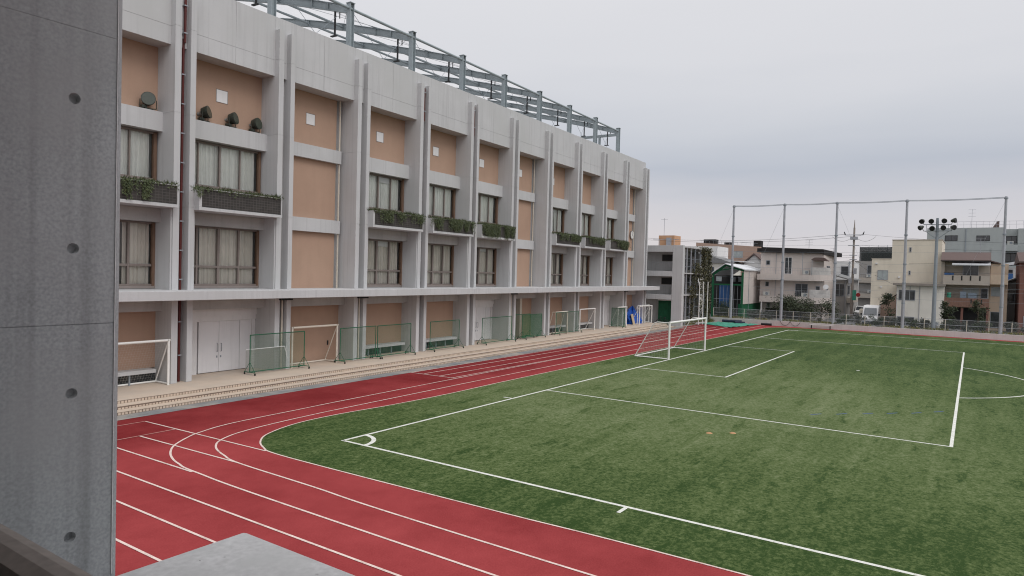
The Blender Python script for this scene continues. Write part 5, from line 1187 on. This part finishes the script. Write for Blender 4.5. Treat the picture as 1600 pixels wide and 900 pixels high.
tree((77.5, -8.5, .3), 3.9, .75, 900, 'slim tree by the outside stair of the beige house', 24, trunk=.25)
tree((73.6, -14.7, .56), 3.1, .65, 1300, 'young tree right of the floodlight mast', 25, trunk=.35)
tree((73.8, -17.4, .56), 3.6, .7, 1000, 'cloud pruned tree before the brown tiled balcony', 26, trunk=.3)
# rough grass and weeds on the bank
b = MB(); rnd = random.Random(31)
for i in range(9000):
    yy = rnd.uniform(-36, 10.6); 
    if math.sin(yy*1.7)+math.sin(yy*.61+2)+rnd.gauss(0, .6) < -.4: continue
    p = (rnd.uniform(70.8, 72.6), yy, .56); b.leaf(p, (rnd.gauss(0, .4), rnd.gauss(0, .4), 1), (rnd.gauss(0, 1), rnd.gauss(0, 1), 0), rnd.uniform(.1, .36), rnd.uniform(.03, .07))
for i in range(2200):
    p = (rnd.gauss(66.5, 2.0), 10.2+abs(rnd.gauss(0, .35)), 0.02)
    if p[0] > 70.4 or p[0] < 60.5: continue
    b.leaf(p, (rnd.gauss(0, .5), rnd.gauss(0, .5), 1), (rnd.gauss(0, 1), rnd.gauss(0, 1), 0), rnd.uniform(.15, .55), rnd.uniform(.04, .09))
struct(b.build('rough_grass', 'grass_leaf'), 'stuff')
# stacked gear left against the low wall
t = thing('net_bundle', 'dark gathered netting hanging over the low wall at a net pole foot', 'netting', (70.4, .8, .6))
b = MB()
for k_ in range(2): b.path([(70.42-.02*k_, 2.2-1.15*k_-.14*i, .62-.5*math.sin(math.pi*i/8)**.6) for i in range(9)], .02, 6)
b.build('net', 'rubber', t)
t = thing('wall_bench', 'low pale bench with dark legs against the far low wall', 'bench', (70.2, -2.4, 0))
b = MB(); b.box(69.75, 70.1, -3.6, -1.2, .40, .46); b.build('seat', 'retain', t)
for yy in (-3.4, -1.4):
    b = MB(); b.box(69.8, 70.05, yy-.04, yy+.04, .0, .40); b.build('leg', 'black', t)

# ================================================================== the gallery the picture is taken from
gal = thing('school_gallery', 'near grey concrete wall, cap and dark handrail of the gallery at lower left', 'building', (-15, -16, 0))
WY, WX = -14.58, -14.143
wb = MB(); ch = .016
wb.prism([(-19.5, WY), (WX-ch, WY), (WX, WY+ch), (WX, WY+.25), (-19.5, WY+.25)], 2, .02, 7.3)
wall = wb.build('wing_wall', 'fair_concrete', gal)
et = MB(); et.prism([(WX-ch-.006, WY-.004), (WX+.002, WY+ch+.004), (WX-.012, WY+ch+.004), (WX-ch-.006, WY+.008)], 2, 4.655, 7.29); et.build('lit_chamfer', pm('chamfer with painted light', (.56, .56, .56), .08, 6, .7, fine=.1), gal)  # pale strip paints the light caught by the wall's chamfered edge
cut = MB()
for zz in (6.59, 6.14, 5.69, 5.25, 4.81):
    for xx in (-14.285, -14.74): cut.tube((xx, WY-.02, zz), (xx, WY+.024, zz), .0180, 20, .0150)
for zz in (6.352, 5.46): cut.box(-19, WX+.01, WY-.02, WY+.003, zz-(.0012 if zz < 6 else .0005), zz+(.0012 if zz < 6 else .0005))
co = cut.build('cutter', 'fair_concrete', gal)
bo = wall.modifiers.new('holes', 'BOOLEAN'); bo.operation = 'DIFFERENCE'; bo.object = co; bo.solver = 'EXACT'
bpy.context.view_layer.update()
dg_ = bpy.context.evaluated_depsgraph_get()
nm = bpy.data.meshes.new_from_object(wall.evaluated_get(dg_)); wall.modifiers.clear(); wall.data = nm
bpy.data.objects.remove(co, do_unlink=True)
b = MB(); b.box(-14.95, -13.68, -24, WY, 4.50, 4.65); b.box(-14.95, -13.7, -24, WY-.01, 3.2, 4.50); b.build('parapet_cap', 'cap', gal, bevel=.02)
b = MB(); rnd = random.Random(77)
for i in range(46):
    xx = rnd.uniform(-14.5, -13.75); yy = rnd.uniform(-16.2, -14.7); a_ = rnd.uniform(0, 3.1); l_ = rnd.uniform(.002, .007)
    b._add([(xx+l_*math.cos(a_), yy+l_*math.sin(a_), 4.6512), (xx-.0012*math.sin(a_), yy+.0012*math.cos(a_), 4.6512), (xx-l_*math.cos(a_), yy-l_*math.sin(a_), 4.6512), (xx+.0012*math.sin(a_), yy-.0012*math.cos(a_), 4.6512)], [(0, 1, 2, 3)])
b.build('paint_chip', 'rubber', gal)['kind'] = 'stuff'
b = MB(); b.box(-14.83, -14.75, -23, WY-.03, 4.74, 5.2); b.build('handrail', 'rail', gal, bevel=.03)
b = MB(); b.box(-19.5, -14.96, -24, WY, 3.9, 4.1); b.build('floor', 'concrete_soft', gal)
b = MB(); b.box(-19.5, -14.3, -24, WY+.2, 7.3, 7.6); b.build('ceiling', 'concrete_soft', gal)
b = MB(); b.box(-19.7, -19.5, -24, WY+.25, .02, 7.6); b.build('back_wall', 'concrete_soft', gal)
b = MB()
for yy in (-18.5, -21.5): b.box(-14.80, -14.76, yy-.02, yy+.02, 4.655, 4.74)
b.build('rail_post', 'rail', gal)
